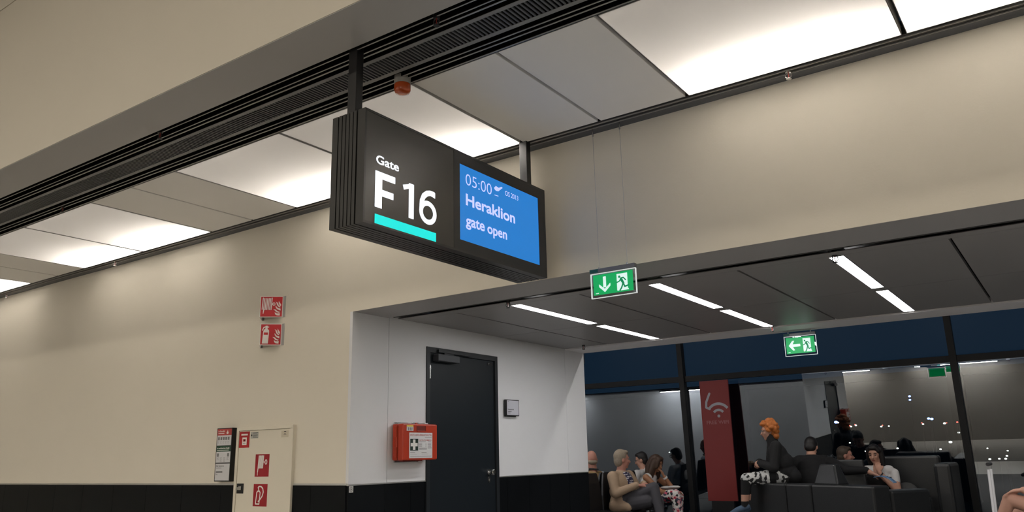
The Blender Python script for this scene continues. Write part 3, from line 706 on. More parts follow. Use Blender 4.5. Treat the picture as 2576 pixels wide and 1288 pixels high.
# ------------------------------------------------------------------ room sign beside the door
rs = thing('room_sign', (XN, 6.56, 1.64), 'small framed black and white room sign right of the dark door', 'room sign')
G().box(XN, XN+.012, 6.468, 6.650, 1.634, 1.78).build('sign_backing', PRINTK, rs)
G().box(XN+.012, XN+.040, 6.448, 6.668, 1.640, 1.796).build('sign_frame', mat('sign_frame_black', (.006, .006, .007), .4), rs, bevel=.002)
PR = PL((XN+.040, 6.448, 1.796), (0, 1, 0))
pp = G().rect(PR, .010, .008, .211, .149, .0008).build('sign_sheet', mat('sign_sheet_white', (.60, .60, .66), .3), rs)
g = G(); text(g, PR, 'Haustechnik', .024, .088, .128, .100, .0014, .03); g.build('sign_print', PRINTK, pp); g = G(); text(g, PR, 'schacht', .024, .108, .086, .120, .0014, .03); g.build('sign_print', PRINTK, pp)
G().rect(PR, .024, .128, .066, .132, .0014).build('sign_print', PRINTK, pp); G().rect(PR, .024, .017, .046, .020, .0014).build('sign_print', PRINTG, pp)
# small sticker on the corner
sk = thing('survey_sticker', (XN, 4.45, 1.014), 'small white sticker with a round mark at the wainscot corner', 'sticker')
PKK = PL((XN, 4.429, 1.060), (0, 1, 0))
G().pbox(PKK, 0, .044, 0, .048, 0, .001).build('sticker_sheet', mat('sticker_white', (.62, .62, .6), .5), sk)
G().ring(PKK, .022, .024, .013, .0165, .0016, n=20).disc(PKK, .022, .024, .007, .0016, 12).build('sticker_mark', PRINTG, sk)

# ------------------------------------------------------------------ beacon and sprinkler-like sensors
bp_ = V((-2.855, 3.06, ZC))
bc = thing('warning_beacon', bp_, 'round orange warning beacon under the slotted ceiling rail', 'beacon')
G().tube([bp_+V((0, 0, .02)), bp_+V((0, 0, -.028))], .047, 28).build('beacon_base', BEACG, bc, bevel=0)
G().tube([bp_+V((0, 0, -.028)), bp_+V((0, 0, -.032)), bp_+V((0, 0, -.066)), bp_+V((0, 0, -.078)), bp_+V((0, 0, -.083))], [.046, .047, .047, .040, .022], 28).build('beacon_lens', ORANGEL, bc, smooth=True)
def sprinkler(p, label, dark):
    t = thing('sprinkler', p, label, 'sprinkler', 'sprinkler heads along the ceiling slots')
    m = mat('sprinkler_dark', (.03, .03, .03), .4, metal=.6) if dark else STEEL
    p = V(p)
    G().tube([p+V((0, 0, .03)), p+V((0, 0, -.006))], .017, 12).build('escutcheon', m, t)
    g = G()
    for s in (-1, 1): g.tube([p+V((s*.008, 0, -.005)), p+V((s*.017, 0, -.016)), p+V((s*.017, 0, -.03)), p+V((s*.005, 0, -.044))], .0032, 6)
    g.build('frame_arms', m, t)
    G().tube([p+V((0, 0, -.006)), p+V((0, 0, -.040))], .003, 6).build('glass_bulb', mat('bulb_red', (.22, .02, .015), .3), t)
    G().tube([p+V((0, 0, -.044)), p+V((0, 0, -.047))], .016, 12).build('deflector', m, t)
for (u, v, Z, lab, dk) in ((1098, 48, ZC, 'dark sprinkler head in the air slots beyond the gate sign post', 1), (403, 336, ZC, 'dark sprinkler head in the air slots by the grey bulkhead edge', 1), (158, 523, ZC, 'dark sprinkler head in the air slots against a glowing panel', 1),
                           (290, 660, ZC, 'bright sprinkler head on the wall rail above the plain stretch of cream wall', 0), (1983, 184, ZC, 'bright sprinkler head on the wall rail above the gate opening', 0), (17, 742, ZC, 'bright sprinkler head on the wall rail at its far end', 0),
                           (1278, 763, ZG, 'dark sprinkler head by the lintel slot, at the strip lights nearest the side wall', 1), (1468, 871, ZG-.005, 'dark sprinkler head by the window-side slot close to the side wall', 1),
                           (2100, 646, ZG, 'dark sprinkler head by the lintel slot at the end of the third strip light row', 1), (1942, 824, ZG-.005, 'dark sprinkler head by the window-side slot beside the left-arrow exit sign', 1)):
    q = pz(u, v, Z-.008); sprinkler((q.x, q.y, Z+.002), lab, dk)

# ------------------------------------------------------------------ lamps out of view: added hall fill, wall washers, lounge fill
for i, xx in enumerate((-13.5, -9.5, -5.5, -1.5, 2.5, 6.5)):  # unseen lamps added to brighten the cream walls
    t = thing('hall_fill_light', (xx, -2.6, 5.3), 'long fill light added in the high hall ceiling, out of view', 'ceiling light', 'long fill lights added in the high hall ceiling')
    G().box(xx-1.5, xx+1.5, -2.9, -2.3, 5.285, 5.30).build('lens', HALLL, t); G().box(xx-1.53, xx+1.53, -2.93, -2.27, 5.292, 5.302).build('housing', WHITE, t)
for i, (a, b) in enumerate(((-12.6, -10.4), (-8.8, -5.65), (-4.24, -1.9), (-.6, 2.0))):
    t = thing('wall_washer', ((a+b)/2, -4.0, 2.40), 'slim linear light washing the cream back wall', 'wall light', 'linear lights washing the back wall')
    G().box(a, b, -4.06, -4.0, 2.40, 2.412).build('lens', COVEL, t); G().box(a-.02, b+.02, -4.3, -3.98, 2.412, 2.45).build('housing', BLKM, t)
for i, (a, b) in enumerate(((-10.9, -9.9), (-7.75, -6.75))):  # added to light the block's mirrored back; left one out of view
    t = thing('wall_washer', ((a+b)/2, YE+.15, 2.22), 'slim linear light added to wash the lounge side of the white block', 'wall light', 'linear lights added to wash the lounge side wall')
    G().box(a, b, YE+.13, YE+.18, 2.22, 2.23).build('lens', COVEL2, t); G().box(a-.02, b+.02, YE, YE+.20, 2.23, 2.26).build('housing', BLKM, t)

LNGL = mat('lounge_fill_lit', (.8, .8, .8), .5, emit=(1, .96, .92), es=LOUNGE_FILL)
for xx in (-8.5, -6.3, -4.1, -1.9, .3, 2.5):  # unseen lamps added to brighten the seated people
    t = thing('lounge_fill_light', (xx, 9.3, 4.0), 'narrow fill lamp added out of view above the window-side seats', 'ceiling light', 'narrow fill lamps added over the window-side seats')
    G().box(xx-.6, xx+.6, 9.2, 9.4, 3.985, 3.998).build('lens', LNGL, t); G().box(xx-.62, xx+.62, 9.18, 9.42, 3.99, 4.002).build('housing', WHITE, t)
# ------------------------------------------------------------------ lounge furniture
def obox(g, c, ux, hx, hy, z0, z1, dx=0, dy=0):
    ux = V((ux[0], ux[1], 0)).normalized(); uy = V((-ux.y, ux.x, 0)); c = V((c[0], c[1], 0)) + ux*dx + uy*dy
    q = [c-ux*hx-uy*hy, c+ux*hx-uy*hy, c+ux*hx+uy*hy, c-ux*hx+uy*hy]
    return g.hexa([(p.x, p.y, z0) for p in q] + [(p.x, p.y, z1) for p in q])
def bench(name, X, ys, face, label):
    t = thing(name, (X, sum(ys)/len(ys), 0), label, 'bench', 'beam seats in the gate lounge')
    for yc in ys:
        a = face
        P0 = lambda x, y, z: (X+a*x, yc+y, z)
        sh = G(); n = 8
        for i in range(n):
            pass
        g = G(); rows = [(-.20, .510, .21), (-.12, .495, .225), (.05, .485, .23), (.18, .500, .225), (.235, .485, .20)]
        for (xa, za, wa), (xb, zb, wb) in zip(rows, rows[1:]):
            g.hexa([P0(xa, -wa, za-.03), P0(xb, -wb, zb-.03), P0(xb, wb, zb-.03), P0(xa, wa, za-.03), P0(xa, -wa, za), P0(xb, -wb, zb), P0(xb, wb, zb), P0(xa, wa, za)])
        g.build('seat', SEATBLK, t)
        g = G(); rows = [(-.205, .50, .215), (-.212, .70, .215), (-.220, .86, .185), (-.230, .985, .145), (-.234, 1.005, .125)]
        for (xa, za, wa), (xb, zb, wb) in zip(rows, rows[1:]):
            g.hexa([P0(xa-.025, -wa, za), P0(xa, -wa, za), P0(xa, wa, za), P0(xa-.025, wa, za), P0(xb-.025, -wb, zb), P0(xb, -wb, zb), P0(xb, wb, zb), P0(xb-.025, wb, zb)])
        g.build('backrest', SEATBLK, t)
        G().box(X-.05, X+.05, yc-.03, yc+.03, .40, .47).build('seat_bracket', CHROME, t, bevel=.006)
    y0, y1 = min(ys)-.33, max(ys)+.33
    G().box(X-.045, X+.045, y0, y1, .36, .42).build('beam', mat('beam_dark', (.03, .03, .03), .35, metal=.6), t, bevel=.005)
    for yy in (y0+.15, y1-.15):
        G().tube([(X-.26, yy, .012), (X-.05, yy, .36)], .018, 10).tube([(X+.26, yy, .012), (X+.05, yy, .36)], .018, 10).tube([(X-.28, yy, .012), (X+.28, yy, .012)], .014, 10).build('leg', CHROME, t)
bench('beam_bench', -5.42, (9.95, 10.42, 11.12), 1, 'black beam bench with chrome legs, seats facing the sofa group')
bench('beam_bench', -5.98, (9.72, 10.47, 11.22, 11.97), -1, 'black beam bench standing back to back behind the first bench')
# leather sofa seen from behind
sa, sb = V((-3.80, 10.67, 0)), V((-1.98, 9.63, 0))
su = (sb-sa).normalized(); sv = V((-su.y, su.x, 0)); sL = (sb-sa).length
sf = thing('leather_sofa', (sa+sb)/2 + sv*.4, 'black leather sofa with its high seamed back turned to the hall', 'sofa')
cuts = [0, .335, .49, .80, 1.0]
cuts = [0, .37*sL, .57*sL, sL]
for a, b in zip(cuts, cuts[1:]):
    c = sa + su*((a+b)/2) + sv*.13
    obox(G(), c, su, (b-a)/2-.003, .13, .06, .855).build('back_cushion', LEATHER, sf, bevel=.022)
c = sa + su*(sL/2) + sv*.60; obox(G(), c, su, sL/2-.02, .34, .10, .47).build('seat_cushion', LEATHER, sf, bevel=.03)
c = sa + su*(sL-.11) + sv*.58; obox(G(), c, su, .11, .31, .10, .80).build('arm_cushion', LEATHER, sf, bevel=.03)
for k in (.08, sL-.08):
    for d in (.06, .85):
        c = sa+su*k+sv*d; obox(G(), c, su, .03, .03, 0, .11).build('sofa_foot', STEEL, sf)
hc = sa + su*(.66*sL) + sv*.14
def wedge(name, par, c, ux, w0, w1, d, z0, z1, m):
    ux = V(ux).normalized(); uy = V((-ux.y, ux.x, 0))
    P = [c-ux*w0-uy*d, c+ux*w0-uy*d, c+ux*w0+uy*d, c-ux*w0+uy*d, c-ux*w1-uy*d*.45, c+ux*w1-uy*d*.45, c+ux*w1+uy*d*.45, c-ux*w1+uy*d*.45]
    return G().hexa([(p.x, p.y, z0 if i < 4 else z1) for i, p in enumerate(P)]).build(name, m, par, bevel=.02)
wedge('headrest', sf, hc, su, .185, .115, .10, .85, 1.085, LEATHER)
# armchair behind, its back to the hall
ax0, ax1 = py(2090, 1170, 11.3).x, py(2180, 1170, 11.3).x; axc = (ax0+ax1)/2
ac = thing('leather_armchair', (axc, 11.6, 0), 'black leather armchair with a sloping back, between the headrest and the window sofa', 'armchair')
wedge('back_cushion', ac, V((axc, 11.30, 0)), (1, 0, 0), .235, .185, .07, .42, 1.12, LEATHER)
G().box(axc-.23, axc+.23, 11.38, 11.92, .10, .46).build('seat_cushion', LEATHER, ac, bevel=.03)
for sx in (-.18, .18):
    for yy in (11.42, 11.86): G().box(axc+sx-.02, axc+sx+.02, yy-.02, yy+.02, 0, .105).build('chair_foot', STEEL, ac)
# second sofa by the window
s2 = thing('leather_sofa', (-2.1, 11.75, 0), 'black leather sofa with a tall straight back against the glass', 'sofa')
G().box(axc+.26, -1.62, 12.02, 12.22, .08, 1.15).build('back_cushion', LEATHER, s2, bevel=.03)
G().box(axc+.26, -1.62, 11.42, 12.01, .08, .47).build('seat_cushion', LEATHER, s2, bevel=.03)
G().box(-1.61, -1.42, 11.38, 12.22, .08, 1.06).build('arm_cushion', LEATHER, s2, bevel=.04)
for xx in (axc+.34, -1.52):
    for yy in (11.5, 12.12): G().box(xx-.03, xx+.03, yy-.03, yy+.03, 0, .085).build('sofa_foot', STEEL, s2)
# low leather stools in front of it
for k, (u, v, lab) in enumerate(((2280, 1245, 'low black leather stool with a curved top beside the sofa end'), (2324, 1250, 'low black leather stool with a flat slanted top by the window sofa'))):
    q = py(u, v, 11.10+.28*k*0); st_ = thing('leather_stool', (q.x, q.y, 0), lab, 'stool')
    G().box(q.x-.085, q.x+.085, q.y-.12, q.y+.12, .05, q.z).build('stool_cushion', LEATHER, st_, bevel=.04)
    for sx in (-1, 1):
        for sy in (-1, 1): G().box(q.x+sx*.05-.02, q.x+sx*.05+.02, q.y+sy*.08-.02, q.y+sy*.08+.02, 0, .06).build('stool_foot', STEEL, st_)
# red banner
Yb = 12.36
bl, br = py(1761, 980, Yb).x, py(1833, 980, Yb).x; zt_, zb_ = 2.36, py(1800, 1260, Yb).z
bn = thing('wifi_banner', ((bl+br)/2, Yb, 0), 'tall dark red banner panel printed with a wifi symbol and FREE WIFI', 'banner')
G().box(bl, br, Yb-.015, Yb+.015, zb_, zt_).build('banner_panel', BANNER, bn, bevel=.002)
G().box(bl+.06, br-.06, Yb-.03, Yb+.03, 0, zb_).build('banner_base', BLKM, bn)
PB = PL((bl, Yb-.015, zt_), (1, 0, 0)); BW = br-bl
bz_ = lambda v: zt_-py(1800, v, Yb).z
g = G(); cx_, cy_ = .60*BW, bz_(1047)
g.disc(PB, cx_, cy_, .05*BW, .001, 18)
g.ring(PB, cx_, cy_, .16*BW, .24*BW, .001, 38, 142, 16); g.ring(PB, cx_, cy_, .36*BW, .445*BW, .001, 38, 142, 20)
g.stroke(PB, [(cx_-.30*BW, cy_-.24*BW), (cx_-.42*BW, cy_-.30*BW), (cx_-.40*BW, cy_-.48*BW), (cx_-.27*BW, cy_-.75*BW)], .075*BW, .0012)
g.build('wifi_symbol', BANW, bn)
g = G(); text(g, PB, 'FREE WIFI', .16*BW, bz_(1058), .92*BW, bz_(1067), .001, .02); g.build('banner_lettering', mat('banner_text', (.30, .12, .12), .6), bn)

# ------------------------------------------------------------------ people
import numpy as np
def cmesh(bm_v, bm_f, p0, p1, r0, r1):
    g = G(); d = p1-p0; L = d.length
    if L < 1e-5: g.ell(p0, (r0,)*3, 12, 8)
    else:
        d = d/L; pts = []; rs = []
        for k in range(4): a = PI/2*k/4; pts.append(p0-d*(r0*math.cos(a))); rs.append(max(r0*math.sin(a), 1e-4))
        pts += [p0, p1]; rs += [r0, r1]
        for k in range(3, -1, -1): a = PI/2*k/4; pts.append(p1+d*(r1*math.cos(a))); rs.append(max(r1*math.sin(a), 1e-4))
        g.tube(pts, rs, 12)
    k = len(bm_v); bm_v += [tuple(v) for v in g.v]; bm_f += [[i+k for i in f] for f in g.f]
class Fig:
    def __init__(s): s.pr = []
    def cone(s, p0, p1, r0, r1, tag): s.pr.append(('c', V(p0), V(p1), r0, r1, tag)); return s
    def chain(s, pts, rs, tag):
        for a, b, ra, rb in zip(pts, pts[1:], rs, rs[1:]): s.cone(a, b, ra, rb, tag)
        return s
    def ell(s, c, r, tag, rot=None): s.pr.append(('e', V(c), V(r), rot or Matrix.Identity(3), 0, tag)); return s
    def sd(s, P):
        out = []
        for p in s.pr:
            if p[0] == 'c':
                a, b = np.array(p[1]), np.array(p[2]); d = b-a; t = np.clip(((P-a)@d)/max(d@d, 1e-9), 0, 1)
                out.append(np.linalg.norm(P-a-t[:, None]*d, axis=1)-(p[3]+(p[4]-p[3])*t))
            else:
                q = (P-np.array(p[1]))@np.array(p[3]); rr = np.array(p[2]); k = np.linalg.norm(q/rr, axis=1)
                k2 = np.linalg.norm(q/rr**2, axis=1); out.append(k*(k-1)/np.maximum(k2, 1e-6))
        return np.array(out)
    def build(s, name, mats, parent, voxel=.009, smooth=4, rule=None):
        vs, fs = [], []
        for p in s.pr:
            if p[0] == 'c': cmesh(vs, fs, p[1], p[2], p[3], p[4])
            else:
                g = G().ell(p[1], tuple(p[2]), 18, 12, p[3]); k = len(vs); vs += [tuple(v) for v in g.v]; fs += [[i+k for i in f] for f in g.f]
        me = bpy.data.meshes.new('tmp'); me.from_pydata(vs, [], fs)
        bm = bmesh.new(); bm.from_mesh(me); bmesh.ops.remove_doubles(bm, verts=bm.verts, dist=2e-5); bmesh.ops.recalc_face_normals(bm, faces=bm.faces); bm.to_mesh(me); bm.free()
        ob = bpy.data.objects.new('tmp', me); COL.objects.link(ob)
        m = ob.modifiers.new('r', 'REMESH'); m.mode = 'VOXEL'; m.voxel_size = voxel
        if smooth: m = ob.modifiers.new('s', 'SMOOTH'); m.factor = .5; m.iterations = smooth
        nm = bpy.data.meshes.new_from_object(ob.evaluated_get(bpy.context.evaluated_depsgraph_get()))
        bpy.data.objects.remove(ob); bpy.data.meshes.remove(me); nm.name = name
        n = len(nm.polygons); cen = np.empty(n*3); nm.polygons.foreach_get('center', cen); cen = cen.reshape(-1, 3)
        idx = np.argmin(s.sd(cen), axis=0); tags = [p[5] for p in s.pr]; names_ = list(mats)
        mi = np.array([names_.index(tags[i]) for i in idx], dtype=np.int32)
        if rule: rule(cen, mi, names_)
        for k in names_: nm.materials.append(mats[k])
        nm.polygons.foreach_set('material_index', mi); nm.polygons.foreach_set('use_smooth', np.ones(n, dtype=bool))
        org = ORG[parent.name]; nm.transform(Matrix.Translation(-org))
        o = bpy.data.objects.new(name, nm); COL.objects.link(o); o.parent = parent; ORG[o.name] = org
        return o
class Fr:                       # local frame: forward, left, up
    def __init__(s, o, f, pitch=0, roll=0):
        s.o = V(o); f = V((f[0], f[1], 0)).normalized(); l = V((0, 0, 1)).cross(f)
        R = Matrix.Rotation(pitch, 3, l); s.f = R @ f; s.u = R @ V((0, 0, 1)); s.l = l
        if roll: Q = Matrix.Rotation(roll, 3, s.f); s.l = Q @ s.l; s.u = Q @ s.u
        s.m = Matrix((s.f, s.l, s.u)).transposed()
    def p(s, a, b, c): return s.o + s.f*a + s.l*b + s.u*c
SK = mat('skin_light', (.50, .27, .19), .55, var=.06, vscale=20); SKT = mat('skin_tanned', (.34, .16, .085), .5, var=.06, vscale=20); SKR = mat('skin_ruddy', (.44, .205, .15), .55, var=.08, vscale=20)
LIPS = mat('lips', (.36, .10, .09), .5); EYEK = mat('eye_dark', (.02, .012, .01), .2); EYEW = mat('eye_white', (.30, .26, .24), .4)
def head(fig, H, skin='skin', s=1.):
    P = H.p
    fig.ell(P(-.012, 0, .02), (.092*s, .074*s, .098*s), skin, H.m); fig.ell(P(.022*s, 0, -.045*s), (.062*s, .056*s, .066*s), skin, H.m)
    fig.ell(P(.050*s, 0, -.098*s), (.026*s, .026*s, .018*s), skin, H.m)
    fig.cone(P(.076*s, 0, .008*s), P(.100*s, 0, -.034*s), .009*s, .014*s, skin)
    for k in (-1, 1):
        fig.ell(P(-.012*s, k*.076*s, -.012*s), (.018*s, .010*s, .030*s), skin, H.m)
        fig.ell(P(.068*s, k*.032*s, .024*s), (.014*s, .024*s, .008*s), skin, H.m); fig.ell(P(.056*s, k*.036*s, -.028*s), (.024*s, .022*s, .02*s), skin, H.m)
    fig.ell(P(.080*s, 0, -.064*s), (.011*s, .024*s, .007*s), 'lips', H.m)
class Brows:
    def __init__(s, gs): s.gs = gs
    def build(s, name, m, par):
        for g in s.gs: g.build('eyebrow', m, par, smooth=True)
def eyes(par, H, s=1.):
    br = []
    for k in (-1, 1):
        e = G().ell(H.p(.074*s, k*.033*s, .004*s), (.010*s, .013*s, .008*s), 10, 6, H.m).build('eye', EYEW, par, smooth=True)
        G().ell(H.p(.081*s, k*.033*s, .003*s), (.005*s, .0065*s, .0065*s), 8, 6, H.m).build('iris', EYEK, e, smooth=True)
        br.append(G().ell(H.p(.082*s, k*.034*s, .030*s), (.006*s, .021*s, .0045*s), 8, 6, H.m))
    return Brows(br)
def hand(fig, wr, d, n, side, curl=.6, tag='skin', s=1.):
    d = V(d).normalized(); n = V(n); n = (n-d*n.dot(d)).normalized(); x = d.cross(n)*side
    rot = Matrix((d, x, n)).transposed()
    fig.ell(wr+d*.048*s, (.052*s, .040*s, .017*s), tag, rot)
    for i, (off, ln) in enumerate(((-.030, .070), (-.010, .080), (.010, .075), (.029, .060))):
        b = wr+d*.085*s+x*(-off)*s; a1 = curl; d1 = d*math.cos(a1)+n*math.sin(a1); d2 = d*math.cos(2*a1)+n*math.sin(2*a1)
        m = b+d1*ln*.5*s; fig.chain([b, m, m+d2*ln*.5*s], [.0098*s, .009*s, .0078*s], tag)
    b = wr+d*.028*s+x*.034*s; d1 = (d*.72+x*.6+n*.35).normalized(); m = b+d1*.036*s; fig.chain([b, m, m+(d*.9+n*.4).normalized()*.03*s], [.013*s, .011*s, .009*s], tag)
def torso(fig, B, T, N, sw, tag, thick=1., belly=0., hipr=.165):
    """B hip centre, T chest centre, N neck base; sw half shoulder width; frames given by B.f"""
    up = (N-B.o).normalized(); l = B.l; f = l.cross(up)
    rot = Matrix((f, l, up)).transposed()
    fig.ell(B.o+up*.06, (.125*thick, hipr, .13), 'bottom', rot)
    fig.ell(B.o+up*.16+f*.02*(1+belly), (.118*thick+.05*belly, .155+.02*belly, .15), tag, rot)
    fig.ell(T, (.122*thick, sw*.92, .17), tag, rot)
    fig.ell(N-up*.07, (.085*thick, sw*.86, .075), tag, rot)
    fig.cone(N-up*.06+l*sw*.75, N-up*.06-l*sw*.75, .062, .062, tag)
    return rot, up, f, l
def arm(fig, sh, el, wr, tags, r=(.060, .046, .032), split=None):
    if split is None: fig.cone(sh, el, r[0], r[1], tags[0])
    else:
        m = sh.lerp(el, split); fig.cone(sh, m, r[0]*1.08, r[0]*.98, tags[0]); fig.cone(m, el, r[0]*.85, r[1], 'skin')
    fig.cone(el, wr, r[1], r[2], tags[1])
def leg(fig, hp, kn, an, toe, r=(.088, .060, .042), tags=('bottom', 'bottom', 'shoe'), bare=None):
    fig.cone(hp, kn, r[0], r[1], tags[0])
    if bare: m = kn.lerp(an, bare); fig.cone(kn, m, r[1], r[1]*.85, tags[0]); fig.cone(m, an, r[1]*.70, r[2]*.8, 'skin')
    else: fig.cone(kn, an, r[1], r[2], tags[1])
    h = an+V((0, 0, -.035)); fig.chain([h-(toe-an)*.18, h.lerp(toe, .5)+V((0, 0, .012)), toe], [.040, .038, .028], tags[2])
def person(loc, label): return thing('person', (loc.x, loc.y, 0), label, 'person')
def cloth(name, c, rough=.85, var=.12, vs=14, bump=.25): return mat(name, c, rough, var=var, vscale=vs, bump=bump, bscale=35)
def pattern(name, cols, scale, rnd=1., rough=.85):
    m = bpy.data.materials.new(name); m.use_nodes = True; nt = m.node_tree; b = nt.nodes['Principled BSDF']; b.inputs['Roughness'].default_value = rough
    tc = nt.nodes.new('ShaderNodeTexCoord'); v = nt.nodes.new('ShaderNodeTexVoronoi'); v.inputs['Scale'].default_value = scale; v.inputs['Randomness'].default_value = rnd
    r = nt.nodes.new('ShaderNodeValToRGB'); r.color_ramp.interpolation = 'CONSTANT'; sp_ = nt.nodes.new('ShaderNodeSeparateColor')
    nt.links.new(tc.outputs['Object'], v.inputs['Vector']); nt.links.new(v.outputs['Color'], sp_.inputs[0]); nt.links.new(sp_.outputs[0], r.inputs[0]); nt.links.new(r.outputs[0], b.inputs['Base Color'])
    while len(r.color_ramp.elements) < len(cols): r.color_ramp.elements.new(.5)
    for i, c in enumerate(cols): r.color_ramp.elements[i].position = i/len(cols); r.color_ramp.elements[i].color = (*c, 1)
    return m
def dots(name, a, b_, scale):
    m = bpy.data.materials.new(name); m.use_nodes = True; nt = m.node_tree; b = nt.nodes['Principled BSDF']; b.inputs['Roughness'].default_value = .85
    tc = nt.nodes.new('ShaderNodeTexCoord'); v = nt.nodes.new('ShaderNodeTexVoronoi'); v.inputs['Scale'].default_value = scale; v.inputs['Randomness'].default_value = .25
    r = nt.nodes.new('ShaderNodeValToRGB'); r.color_ramp.interpolation = 'CONSTANT'; r.color_ramp.elements[0].color = (*b_, 1); r.color_ramp.elements[1].position = .40; r.color_ramp.elements[1].color = (*a, 1)
    nt.links.new(tc.outputs['Object'], v.inputs['Vector']); nt.links.new(v.outputs['Distance'], r.inputs[0]); nt.links.new(r.outputs[0], b.inputs['Base Color']); return m
def hairshort(H, s=1., top=.0, back=.0):
    f = Fig(); P = H.p
    f.ell(P(-.026*s, 0, .036*s), (.092*s, .081*s, .096*s), 'hair', H.m); f.ell(P(-.055*s, 0, -.018*s), (.060*s, .074*s, .078*s), 'hair', H.m)
    f.ell(P(.030*s, 0, .088*s), (.050*s, .062*s, .032*s), 'hair', H.m)
    return f

# -- man in the beige jacket
hp = V((-5.40, 10.42, 0)); p = person(hp, 'seated grey-haired man in a beige jacket and dark grey trousers, legs crossed')
B = Fr((hp.x, hp.y, .55), (1, -.05)); F = Fig(); L_ = B.p
T, N = L_(-.05, 0, .29), L_(-.055, 0, .475)
rot, up, ff, ll = torso(F, B, T, N, .205, 'jacket', 1.18, .5, .19)
F.ell(L_(-.02, 0, .07), (.19, .225, .15), 'jacket', rot); F.ell(L_(-.03, 0, .20), (.185, .215, .15), 'jacket', rot); F.ell(L_(-.045, 0, .31), (.16, .225, .18), 'jacket', rot)
F.cone(L_(-.03, -.20, .015), L_(.06, -.20, .02), .05, .045, 'jacket')
F.cone(N-V((0, 0, .03)), N+V((.025, .02, .10)), .066, .062, 'skin')
H = Fr(N+V((.03, .02, .155)), (.70, .72)); head(F, H, s=1.08)
arm(F, L_(-.05, -.225, .40), L_(.02, -.29, .18), L_(.255, -.13, .285), ('jacket', 'jacket'), (.080, .064, .046))
arm(F, L_(-.05, .225, .40), L_(.06, .285, .20), L_(.28, .05, .30), ('jacket', 'jacket'), (.080, .064, .046))
hand(F, L_(.27, -.12, .285), B.f*.8+B.l*.5-V((0, 0, .10)), -B.u, 1, .5, s=1.15); hand(F, L_(.29, .035, .30), B.f*.65-B.l*.6-V((0, 0, .12)), -B.u, -1, .5, s=1.15)
leg(F, L_(.02, -.10, .07), L_(.47, -.02, .25), L_(.60, -.10, -.18), L_(.82, -.12, -.20), (.105, .075, .052))
leg(F, L_(.02, .11, .05), L_(.46, .10, .06), L_(.45, .12, -.50), L_(.64, .14, -.57), (.105, .078, .055))
F.cone(L_(.17, -.10, .05), L_(.38, -.05, .08), .105, .09, 'bottom')
F.ell(L_(-.02, 0, .03), (.205, .245, .125), 'jacket', rot); F.cone(L_(-.06, -.19, .0), L_(.13, -.19, -.005), .085, .065, 'jacket')
def rule(c, mi, nm, B=B):
    d = c-np.array(B.o); a, b, u = d@np.array(B.f), d@np.array(B.l), d@np.array(B.u)
    k = (mi == nm.index('jacket')) & (np.abs(b+.0) < .075+.06*(u-.2)) & (a > .03) & (a < .20) & (u > .14) & (u < .56); mi[k] = nm.index('shirt')
shirt = dots('plaid_shirt', (.025, .022, .06), (.62, .60, .62), 36)
F.build('body', {'jacket': cloth('beige_jacket', (.36, .255, .17)), 'shirt': shirt, 'bottom': cloth('grey_trousers', (.060, .058, .066)), 'skin': SKR, 'lips': LIPS, 'shoe': mat('tan_shoe', (.30, .105, .03), .5)}, p, rule=rule)
hairshort(H, 1.10).build('hair', {'hair': mat('hair_grey', (.27, .22, .165), .8, var=.25, vscale=60, bump=.6, bscale=150)}, p); eyes(p, H, 1.08).build('eyebrows', MATS['hair_grey'], p)
q = L_(-.02, -.245, .145); G().ell(q, (.010, .010, .010), 10, 8).build('jacket_stud', CHROME, p, smooth=True)

# -- woman with floral trousers
hp = V((-5.42, 11.12, 0)); p = person(hp, 'seated woman with long brown hair, white sleeveless top and floral trousers')
B = Fr((hp.x, hp.y, .55), (1, .02)); F = Fig(); L_ = B.p
T, N = L_(.05, 0, .27), L_(.115, 0, .425)
rot, up, ff, ll = torso(F, B, T, N, .165, 'top', .92, 0, .17)
F.cone(N-V((0, 0, .03)), N+V((.05, 0, .08)), .05, .047, 'skin')
H = Fr(N+V((.085, 0, .13)), (1, -.12), .38); head(F, H, s=.96)
arm(F, L_(.095, -.175, .365), L_(.31, -.17, .165), L_(.44, -.02, .155), ('skin', 'skin'), (.050, .040, .028)); hand(F, L_(.45, -.01, .155), B.f*.6+B.l*.8, -B.u, 1, .5, s=.92)
arm(F, L_(.095, .175, .365), L_(.40, .12, .165), L_(.30, .015, .37), ('skin', 'skin'), (.048, .039, .027)); hand(F, L_(.295, .01, .38), V((-.35, -.15, .9)), V((-.9, -.1, -.2)), -1, .5, s=.92)
leg(F, L_(.03, -.09, .06), L_(.50, -.10, .13), L_(.56, -.11, -.36), L_(.72, -.12, -.45), (.105, .075, .046), ('bottom', 'bottom', 'skin'), .62)
leg(F, L_(.03, .09, .06), L_(.47, .10, .10), L_(.42, .10, -.45), L_(.60, .10, -.555), (.105, .072, .046), ('bottom', 'bottom', 'skin'), .62)
F.build('body', {'top': cloth('white_top', (.62, .61, .60)), 'bottom': pattern('floral_cloth', [(.7, .68, .66), (.02, .02, .03), (.55, .10, .16), (.68, .66, .64), (.60, .32, .34), (.015, .015, .02), (.7, .45, .45), (.45, .03, .06), (.06, .06, .10)], 34), 'skin': SKT, 'lips': LIPS}, p)
f = hairshort(H, 1.02); P = H.p
BR = mat('hair_brown', (.050, .026, .015), .55, var=.4, vscale=40, bump=.5, bscale=120)
f.chain([P(-.05, 0, .03), P(-.085, 0, -.08), P(-.06, -.02, -.22)], [.085, .08, .055], 'hair'); f.chain([P(0, -.055, .03), P(.0, -.085, -.08), P(.005, -.085, -.22), P(.04, -.07, -.32)], [.06, .05, .045, .03], 'hair'); f.chain([P(0, .055, .03), P(.01, .085, -.08), P(.02, .08, -.2)], [.06, .045, .035], 'hair'); f.cone(P(.045, -.055, .055), P(.06, -.072, -.03), .035, .025, 'hair')
